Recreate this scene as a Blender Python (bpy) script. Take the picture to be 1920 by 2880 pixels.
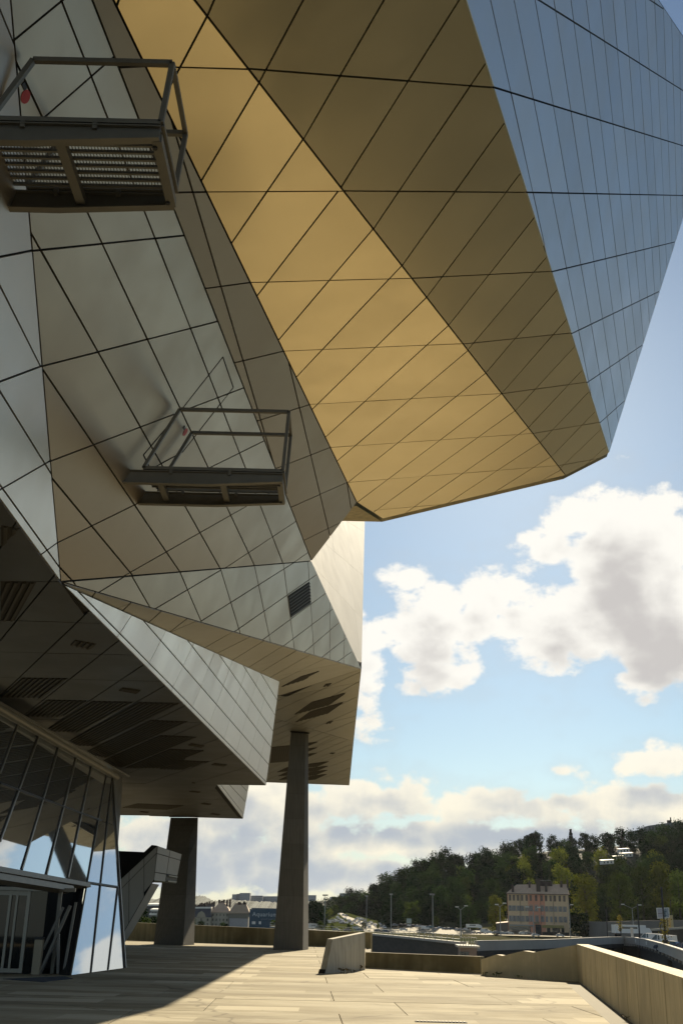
import bpy, bmesh, math, random, colorsys
from math import radians, sin, cos, pi, sqrt, atan2
from mathutils import Vector, Matrix

for ob in list(bpy.data.objects):
    bpy.data.objects.remove(ob, do_unlink=True)
scene = bpy.context.scene
COL = scene.collection
random.seed(7)

# ------------------------------------------------------------------ camera
PITCH, ROLL, FPX = radians(20.4734), radians(1.3367), 3040.0
EYE = Vector((0, 0, 1.6))
FWD = Vector((0, cos(PITCH), sin(PITCH)))
_up0 = Vector((0, -sin(PITCH), cos(PITCH)))
RIGHT = Vector((1, 0, 0)) * cos(ROLL) + _up0 * sin(ROLL)
UPV = _up0 * cos(ROLL) - Vector((1, 0, 0)) * sin(ROLL)
cam_data = bpy.data.cameras.new('camera')
cam = bpy.data.objects.new('camera', cam_data)
COL.objects.link(cam)
cam.matrix_world = Matrix(((RIGHT.x, UPV.x, -FWD.x, EYE.x), (RIGHT.y, UPV.y, -FWD.y, EYE.y), (RIGHT.z, UPV.z, -FWD.z, EYE.z), (0, 0, 0, 1)))
cam_data.sensor_fit = 'VERTICAL'
cam_data.sensor_height = 36.0
cam_data.lens = 36.0 * FPX / 2880.0
cam_data.clip_start = 0.1
cam_data.clip_end = 30000
scene.camera = cam

PXS = 1920 / 1568.0
def ray(p):
    x = (p[0] * PXS - 960) / FPX
    y = -(p[1] * PXS - 1440) / FPX
    return RIGHT * x + UPV * y + FWD
def aty(p, y):                       # survey: the point at forward distance y seen at p
    d = ray(p); return EYE + d * (y / d.y)
def atz(p, z):
    d = ray(p); return EYE + d * ((z - EYE.z) / d.z)
def on_plane(p, P0, n):
    d = ray(p); return EYE + d * ((P0 - EYE).dot(n) / d.dot(n))
def px(P):
    d = Vector(P) - EYE; z = d.dot(FWD)
    return (960 + FPX * d.dot(RIGHT) / z, 1440 - FPX * d.dot(UPV) / z)

# ------------------------------------------------------------------ sun, sky
SUN_AZ, SUN_EL = radians(10.5), radians(27.0)
SUN_DIR = Vector((sin(SUN_AZ) * cos(SUN_EL), cos(SUN_AZ) * cos(SUN_EL), sin(SUN_EL)))
sun_data = bpy.data.lights.new('sun', 'SUN')
sun_data.energy = 5.0
sun_data.angle = radians(0.5)
sun_data.color = (1.0, 0.86, 0.62)
sun = bpy.data.objects.new('sun', sun_data)
COL.objects.link(sun)
sun.location = (0, 0, 60)
sun.rotation_euler = (-SUN_DIR).to_track_quat('-Z', 'Y').to_euler()

world = bpy.data.worlds.new('World')
scene.world = world
world.use_nodes = True
scene.view_settings.view_transform = 'Standard'
scene.view_settings.look = 'None'
scene.view_settings.gamma = 1.0
scene.view_settings.use_curve_mapping = False
scene.view_settings.exposure = 0.8
scene.render.engine = 'CYCLES'
scene.cycles.use_denoising = True
scene.cycles.adaptive_threshold = 0.01
scene.cycles.max_bounces = 8
scene.cycles.glossy_bounces = 5
scene.cycles.diffuse_bounces = 4
scene.cycles.volume_bounces = 0
scene.cycles.sample_clamp_indirect = 6.0

class NT:
    """small helper round a node tree"""
    def __init__(self, tree):
        self.t = tree
    def node(self, kind, **kw):
        n = self.t.nodes.new(kind)
        for k, v in kw.items():
            setattr(n, k, v)
        return n
    def link(self, a, b):
        self.t.links.new(a, b)
    def put(self, sock, v):
        if isinstance(v, bpy.types.NodeSocket):
            self.link(v, sock)
        elif isinstance(v, (tuple, list)) and len(v) == 3 and sock.type == 'RGBA':
            sock.default_value = (*v, 1)
        else:
            sock.default_value = v
    def math(self, op, a, b=None, c=None, clamp=False):
        n = self.node('ShaderNodeMath', operation=op)
        n.use_clamp = clamp
        for s, v in zip(n.inputs, (a, b, c)):
            if v is not None:
                self.put(s, v)
        return n.outputs[0]
    def mix(self, f, a, b, mode='MIX'):
        n = self.node('ShaderNodeMix', data_type='RGBA', blend_type=mode)
        self.put(n.inputs[0], f); self.put(n.inputs[6], a); self.put(n.inputs[7], b)
        return n.outputs[2]
    def smooth(self, v, lo, hi, a=0.0, b=1.0):
        n = self.node('ShaderNodeMapRange', interpolation_type='SMOOTHSTEP')
        self.put(n.inputs[0], v)
        for i, x in enumerate((lo, hi, a, b)):
            self.put(n.inputs[i + 1], x)
        return n.outputs[0]
    def noise(self, vec, scale, detail=4, rough=0.55, dist=0.0):
        n = self.node('ShaderNodeTexNoise')
        if vec is not None:
            self.link(vec, n.inputs['Vector'])
        n.inputs['Scale'].default_value = scale
        n.inputs['Detail'].default_value = detail
        n.inputs['Roughness'].default_value = rough
        n.inputs['Distortion'].default_value = dist
        return n.outputs['Fac']
    def scaled(self, vec, s):
        n = self.node('ShaderNodeVectorMath', operation='MULTIPLY')
        self.link(vec, n.inputs[0]); n.inputs[1].default_value = s
        return n.outputs[0]

def build_sky():
    w = NT(world.node_tree)
    w.t.nodes.clear()
    out = w.node('ShaderNodeOutputWorld')
    bg = w.node('ShaderNodeBackground')
    bg.inputs['Strength'].default_value = SKY_STRENGTH
    w.link(bg.outputs[0], out.inputs[0])
    sky = w.node('ShaderNodeTexSky', sky_type='NISHITA')
    sky.sun_disc = False
    sky.sun_elevation = SUN_EL
    sky.sun_rotation = SUN_AZ
    sky.air_density = 1.0
    sky.dust_density = 0.3
    sky.ozone_density = 1.2
    tc = w.node('ShaderNodeTexCoord')
    vec = tc.outputs['Generated']
    sep = w.node('ShaderNodeSeparateXYZ')
    w.link(vec, sep.inputs[0])
    x, y, z = sep.outputs
    az = w.math('MULTIPLY', w.math('ARCTAN2', x, y), 180 / pi)
    el = w.math('MULTIPLY', w.math('ARCSINE', z), 180 / pi)
    def density(dx, dy, dz):
        az_, el_ = az, el
        if dx or dz:
            az_ = w.math('ADD', az, dx); el_ = w.math('ADD', el, dz)
        ra, re = w.math('MULTIPLY', az_, pi / 180), w.math('MULTIPLY', el_, pi / 180)
        c = w.math('COSINE', re)
        cmb = w.node('ShaderNodeCombineXYZ')
        w.link(w.math('MULTIPLY', w.math('SINE', ra), c), cmb.inputs[0])
        w.link(w.math('MULTIPLY', w.math('COSINE', ra), c), cmb.inputs[1])
        w.link(w.math('MULTIPLY', w.math('SINE', re), 1.55), cmb.inputs[2])
        cv = cmb.outputs[0]
        best = None
        for (a0, e0, sx, sy, amp) in CLOUDS:
            da = w.math('DIVIDE', w.math('SUBTRACT', az_, a0), sx)
            de = w.math('DIVIDE', w.math('SUBTRACT', el_, e0), sy)
            r = w.math('SQRT', w.math('ADD', w.math('MULTIPLY', da, da), w.math('MULTIPLY', de, de)))
            m = w.math('MULTIPLY', w.math('SUBTRACT', 1.0, r), amp)
            best = m if best is None else w.math('MAXIMUM', best, m)
        gen = w.noise(cv, 2.6, 3, 0.5, 0.0)
        outside = w.math('SUBTRACT', w.math('MULTIPLY', w.math('SUBTRACT', gen, 0.5), 3.2), 0.40)
        inside = w.math('MULTIPLY', w.smooth(w.math('ABSOLUTE', w.math('SUBTRACT', az, 6.0)), 22, 34, 1.0, 0.0), w.smooth(y, 0.0, 0.2))
        outside = w.math('SUBTRACT', outside, w.math('MULTIPLY', inside, 3.0))
        best = w.math('MAXIMUM', w.math('MAXIMUM', best, outside), -1.2)
        n1 = w.noise(cv, 10.0, 3, 0.55, 0.1)
        def puff(sc, jig):
            wv = w.node('ShaderNodeVectorMath', operation='ADD')
            w.link(cv, wv.inputs[0]); wv.inputs[1].default_value = (jig, jig * 1.7, jig * .6)
            v = w.node('ShaderNodeTexVoronoi', feature='F1')
            v.inputs['Scale'].default_value = sc
            w.link(wv.outputs[0], v.inputs['Vector'])
            return w.math('SUBTRACT', 0.48, v.outputs['Distance'])
        p1, p2 = puff(17.0, 0.3), puff(42.0, 1.1)
        n2 = None if dz else w.noise(cv, 60.0, 4, 0.65, 0.0)
        d = w.math('ADD', best, w.math('MULTIPLY', w.math('SUBTRACT', n1, 0.5), 2.0))
        d = w.math('ADD', d, w.math('ADD', w.math('MULTIPLY', p1, 0.9), w.math('MULTIPLY', p2, 0.75)))
        if n2 is not None: d = w.math('ADD', d, w.math('MULTIPLY', w.math('SUBTRACT', n2, 0.5), 1.3))
        return w.math('MINIMUM', d, 2.2)
    dens = density(0, 0, 0)
    shade = w.math('MAXIMUM', density(0.35, 0, 1.5), -0.3)
    alpha = w.smooth(dens, -0.10, 0.42)
    veil = w.smooth(dens, -0.9, 0.1)
    low = w.smooth(el, 3, 13, 1.0, 0.0)
    n3 = w.noise(vec, 9.0, 5, 0.6, 0.4)
    core = w.math('ADD', w.math('ADD', w.math('MULTIPLY', shade, 0.62), w.math('MULTIPLY', dens, 0.38)), w.math('MULTIPLY', low, 0.80))
    core = w.smooth(w.math('ADD', core, w.math('MULTIPLY', w.math('SUBTRACT', n3, 0.5), 2.4)), 0.35, 1.75)
    lit = w.mix(low, CLOUD_LIT, CLOUD_LIT_LOW)
    grey = w.mix(low, CLOUD_GREY, CLOUD_GREY_LOW)
    cloud = w.mix(core, lit, grey)
    skyc = w.mix(1.0, sky.outputs[0], SKY_TINT, 'MULTIPLY')
    skyc = w.mix(w.math('MULTIPLY', veil, 0.16), skyc, CLOUD_VEIL)
    # thin bright haze close to the horizon
    skyc = w.mix(w.smooth(el, -1, 8, 0.4, 0.0), skyc, CLOUD_VEIL)
    w.link(w.mix(alpha, skyc, cloud), bg.inputs['Color'])
    world.cycles.sampling_method = 'MANUAL'
    world.cycles.sample_map_resolution = 1024

SKY_STRENGTH = 0.05
SKY_TINT = (0.70, 0.83, 0.90)
CLOUD_LIT, CLOUD_LIT_LOW = (11.6, 11.3, 10.5), (11.6, 10.8, 8.6)
CLOUD_GREY, CLOUD_GREY_LOW = (7.0, 6.7, 6.5), (5.3, 5.9, 6.6)
CLOUD_VEIL = (6.2, 6.6, 6.9)
# azimuth, elevation, half width, half height (degrees), strength
CLOUDS = [
]
def _cl(u, v, w, h, amp):
    d = ray((u, v)).normalized()
    a, e = math.degrees(atan2(d.x, d.y)), math.degrees(math.asin(d.z))
    CLOUDS.append((a, e, w, h, amp))
for c in [(1450, 1300, 4.7, 4.2, 1.9), (1300, 1420, 5.6, 3.0, 1.5), (1520, 1470, 3.0, 2.6, 1.7), (1400, 1200, 3.4, 2.2, 1.2), (1250, 1260, 2.6, 1.8, 1.2), (1180, 1350, 4.2, 1.9, 1.2), (1090, 1420, 2.4, 1.6, 1.1),
          (1000, 1440, 3.2, 3.0, 1.5), (920, 1340, 1.6, 1.1, 0.8), (1010, 1550, 2.6, 1.1, 1.2), (830, 1490, 1.6, 2.6, 1.0), (845, 1640, 0.9, 1.0, 0.7),
          (1530, 1745, 2.6, 0.9, 1.2), (1300, 1770, 0.9, 0.6, 0.9), (1480, 1560, 3.0, 0.6, 0.8),
          (860, 1840, 4.2, 1.4, 1.5), (1150, 1850, 5.0, 1.1, 1.3), (1450, 1850, 5.0, 1.0, 1.2), (960, 1930, 6.0, 1.2, 1.6), (600, 1850, 5.0, 1.8, 1.3), (400, 1930, 5.0, 2.0, 1.4),
          (560, 1990, 7.0, 1.3, 1.4), (800, 2010, 7.0, 1.1, 1.2), (1250, 1930, 6.0, 0.8, 1.1), (1500, 1910, 5.0, 0.9, 1.1)]:
    _cl(*c)
CLOUDS += [(23.6, 10.6, 3.6, 1.9, 1.3), (31.0, 24.0, 5.0, 3.0, 1.2), (-26.0, 14.0, 7.0, 4.0, 1.2)]  # unseen clouds, the first one added to show in the hall glass
build_sky()

# ------------------------------------------------------------------ materials
MATS = {}
def mat(name, base, rough=0.6, metal=0.0, vary=0.06, nscale=1.2, ndetail=5, stretch=(1, 1, 1), noise_amt=0.18, bump=0.0, bump_scale=40, streak=None, tint=None, spec=0.5, emit=None):
    if name in MATS:
        return MATS[name]
    m = bpy.data.materials.new(name)
    m.use_nodes = True
    t = NT(m.node_tree)
    b = m.node_tree.nodes['Principled BSDF']
    tc = t.node('ShaderNodeTexCoord')
    v = t.scaled(tc.outputs['Object'], stretch)
    n = t.noise(v, nscale, ndetail, 0.6)
    val = t.math('ADD', 1.0, t.math('MULTIPLY', t.math('SUBTRACT', n, 0.5), 2 * noise_amt))
    if vary:
        oi = t.node('ShaderNodeObjectInfo')
        val = t.math('MULTIPLY', val, t.math('ADD', 1.0 - vary, t.math('MULTIPLY', oi.outputs['Random'], 2 * vary)))
    if streak:
        sv = t.scaled(tc.outputs['Object'], streak[0])
        sn = t.noise(sv, 1.0, 3, 0.6)
        val = t.math('MULTIPLY', val, t.smooth(sn, 0.35, 0.7, 1.0, streak[1]))
    hs = t.node('ShaderNodeHueSaturation')
    hs.inputs['Color'].default_value = (*base, 1)
    t.link(val, hs.inputs['Value'])
    colr = hs.outputs[0]
    if tint:
        n4 = t.noise(tc.outputs['Object'], tint[1], 4, 0.6)
        colr = t.mix(t.smooth(n4, 0.42, 0.68), colr, tint[0])
    t.link(colr, b.inputs['Base Color'])
    b.inputs['Roughness'].default_value = rough
    b.inputs['Metallic'].default_value = metal
    b.inputs['Specular IOR Level'].default_value = spec
    if emit:
        b.inputs['Emission Color'].default_value = (*emit, 1)
        b.inputs['Emission Strength'].default_value = 1
    if bump:
        bn = t.node('ShaderNodeBump')
        bn.inputs['Strength'].default_value = bump
        bn.inputs['Distance'].default_value = 0.02
        t.link(t.noise(v, bump_scale, 4, 0.6), bn.inputs['Height'])
        t.link(bn.outputs[0], b.inputs['Normal'])
    MATS[name] = m
    return m

def steel_mat(name, base, rough=0.42, metal=0.9, streaky=False):
    m = mat(name, base, rough, metal, vary=0.06, nscale=0.35, noise_amt=0.09, bump=0.014, bump_scale=1.3, spec=0.5 if metal > 0.2 else 0.012)
    t = NT(m.node_tree)
    b = m.node_tree.nodes['Principled BSDF']
    tc = t.node('ShaderNodeTexCoord')
    v = t.scaled(tc.outputs['Object'], (1, 1, 0.12) if streaky else (1, 1, 1))
    n = t.noise(v, 1.6 if streaky else 0.8, 5, 0.6)
    t.link(t.smooth(n, 0.3, 0.7, rough - (0.1 if streaky else 0.02), rough + 0.06), b.inputs['Roughness'])
    return m

STEEL = {
    'steel': steel_mat('bead blasted steel', (0.44, 0.365, 0.27), 0.38),
    'light': steel_mat('brightened steel', (0.60, 0.54, 0.46), 0.4),  # same steel, base raised to put the facet's brighter light into it
    'blue': steel_mat('sky brightened steel', (0.64, 0.625, 0.60), 0.42),  # same steel, base lightened to help the sky reflection
    'tan': steel_mat('tan steel', (0.40, 0.385, 0.335), 0.42),
    'gold': steel_mat('ground glow tinted steel', (0.80, 0.68, 0.43), 0.31),  # same steel, glow off the sunlit ground tinted into the colour
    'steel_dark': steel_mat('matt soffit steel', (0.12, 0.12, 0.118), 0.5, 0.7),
    'steel_pale': steel_mat('pale steel', (0.80, 0.76, 0.68), 0.8, 0.0),
    'brushed': steel_mat('brushed streaky steel', (0.95, 0.94, 0.93), 0.46, 0.65, True),
}
M_JOINT = mat('black joint', (0.012, 0.011, 0.01), 0.9, vary=0)
M_VENT = mat('vent mesh', (0.040, 0.034, 0.022), 0.7, 0.2, vary=0)
M_SLAT = mat('vent slat', (0.058, 0.050, 0.034), 0.6, 0.2, vary=0)
M_CONC = mat('cast concrete', (0.62, 0.53, 0.335), 0.85, vary=0.05, nscale=0.9, noise_amt=0.22, bump=0.25, bump_scale=14, streak=((6, 6, 0.22), 0.80), tint=((0.45, 0.385, 0.245), 0.7))
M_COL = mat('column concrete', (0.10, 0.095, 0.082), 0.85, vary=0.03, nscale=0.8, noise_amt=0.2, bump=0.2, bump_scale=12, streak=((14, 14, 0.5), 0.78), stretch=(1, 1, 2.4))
def form_lines(m, pitch=1.22):
    t = NT(m.node_tree); b = m.node_tree.nodes['Principled BSDF']
    gm = t.node('ShaderNodeNewGeometry'); sp = t.node('ShaderNodeSeparateXYZ'); t.link(gm.outputs['Position'], sp.inputs[0])
    f = t.math('FRACT', t.math('DIVIDE', sp.outputs[2], pitch))
    ln = t.smooth(f, 0.0, 0.03, 0.35, 0.0)
    lift = t.math('FLOOR', t.math('DIVIDE', sp.outputs[2], pitch)); wn = t.node('ShaderNodeTexWhiteNoise', noise_dimensions='1D'); t.link(lift, wn.inputs['W'])
    c0 = b.inputs['Base Color'].links[0].from_socket
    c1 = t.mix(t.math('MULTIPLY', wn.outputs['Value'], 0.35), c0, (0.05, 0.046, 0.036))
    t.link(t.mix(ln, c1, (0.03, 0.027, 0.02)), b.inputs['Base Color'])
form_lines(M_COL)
M_GANTRY = mat('dark galvanised steel', (0.17, 0.16, 0.135), 0.5, 0.5, vary=0.05, nscale=3, noise_amt=0.25)
M_DARK = mat('dark metal', (0.03, 0.03, 0.03), 0.5, 0.3, vary=0)
M_RED = mat('red paint', (0.55, 0.03, 0.015), 0.5, vary=0)
M_ALU = mat('anodised aluminium', (0.27, 0.25, 0.215), 0.42, 0.7, vary=0.03, noise_amt=0.08)

def glass_mat(name, base, rough=0.02, metal=0.0, spec=1.0, vary=0.0):
    m = mat(name, base, rough, metal, vary=vary, noise_amt=0.03)
    m.node_tree.nodes['Principled BSDF'].inputs['Specular IOR Level'].default_value = spec
    return m
M_MIRROR = glass_mat('solar control glass', (0.48, 0.53, 0.57), 0.025, 0.9)
M_WIN = glass_mat('dark window glass', (0.025, 0.03, 0.035), 0.06)

# ------------------------------------------------------------------ mesh helpers
class MB:
    """collects faces for one mesh"""
    def __init__(self):
        self.v, self.f, self.m = [], [], []
    def poly(self, pts, mi=0):
        i = len(self.v)
        self.v += [tuple(p) for p in pts]
        self.f.append(tuple(range(i, i + len(pts)))); self.m.append(mi)
    def prism(self, pts, off, mi=0, back=True, mside=None):
        """polygon pts plus its copy moved by off, with side walls"""
        n = len(pts); i = len(self.v); off = Vector(off)
        self.v += [tuple(p) for p in pts] + [tuple(Vector(p) + off) for p in pts]
        self.f.append(tuple(range(i, i + n))); self.m.append(mi)
        if back:
            self.f.append(tuple(range(i + 2 * n - 1, i + n - 1, -1))); self.m.append(mi)
        for k in range(n):
            a, b = i + k, i + (k + 1) % n
            self.f.append((a, a + n, b + n, b)); self.m.append(mi if mside is None else mside)
    def box(self, c, s, mi=0, rz=0.0):
        c = Vector(c); R = Matrix.Rotation(rz, 3, 'Z')
        x, y, z = (q / 2 for q in s)
        b = [c + R @ Vector(q) for q in ((-x, -y, -z), (x, -y, -z), (x, y, -z), (-x, y, -z))]
        self.prism(b, (0, 0, s[2]), mi)
    def bar(self, a, b, w, h=None, mi=0, up=(0, 0, 1)):
        """square section bar from a to b"""
        a, b = Vector(a), Vector(b); h = h or w
        d = (b - a).normalized(); u = Vector(up)
        s = d.cross(u)
        if s.length < 1e-4:
            s = d.cross(Vector((1, 0, 0)))
        s.normalize(); t = s.cross(d).normalized()
        s *= w / 2; t *= h / 2
        self.prism([a - s - t, a + s - t, a + s + t, a - s + t], b - a, mi)
    def cyl(self, a, b, r0, r1=None, n=8, mi=0, caps=True):
        a, b = Vector(a), Vector(b); r1 = r0 if r1 is None else r1
        d = (b - a).normalized()
        s = d.orthogonal().normalized(); t = d.cross(s)
        i = len(self.v)
        for c, r in ((a, r0), (b, r1)):
            for k in range(n):
                q = 2 * pi * k / n
                self.v.append(tuple(c + s * (r * cos(q)) + t * (r * sin(q))))
        for k in range(n):
            j = (k + 1) % n
            self.f.append((i + k, i + j, i + n + j, i + n + k)); self.m.append(mi)
        if caps:
            self.f.append(tuple(i + n - 1 - k for k in range(n))); self.m.append(mi)
            self.f.append(tuple(i + n + k for k in range(n))); self.m.append(mi)
    def mesh(self, name, mats):
        me = bpy.data.meshes.new(name)
        me.from_pydata(self.v, [], self.f)
        for q in (mats if isinstance(mats, (list, tuple)) else [mats]):
            me.materials.append(q)
        me.polygons.foreach_set('material_index', self.m)
        bm = bmesh.new(); bm.from_mesh(me)
        bmesh.ops.recalc_face_normals(bm, faces=bm.faces)
        bm.to_mesh(me); bm.free()
        me.update()
        return me
    def build(self, name, mats, parent=None, loc=None):
        o = bpy.data.objects.new(name, self.mesh(name, mats))
        COL.objects.link(o)
        if parent is not None:
            o.parent = parent
        if loc is not None:
            o.location = loc
        return o

def tag(o, label=None, cat=None, group=None, kind=None):
    if label: o['label'] = label
    if cat: o['category'] = cat
    if group: o['group'] = group
    if kind: o['kind'] = kind
    return o
def thing(name, loc, label, cat, group=None):
    o = bpy.data.objects.new(name, None)
    COL.objects.link(o)
    o.location = loc
    o.empty_display_size = 0.2
    return tag(o, label, cat, group)
def part(mb, name, mats, root, label=None, kind=None):
    """link mb as a part of root; mb is in world coordinates"""
    P = Vector((0, 0, 0)); q = root
    while q is not None:
        P += q.location; q = q.parent
    mb.v = [tuple(Vector(v) - P) for v in mb.v]
    o = mb.build(name, mats, root)
    return tag(o, label, kind=kind)
def copy_tree(o, parent=None):
    c = o.copy(); COL.objects.link(c); c.parent = parent
    for ch in o.children:
        copy_tree(ch, c)
    return c

HAZE = 0.000013

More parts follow.
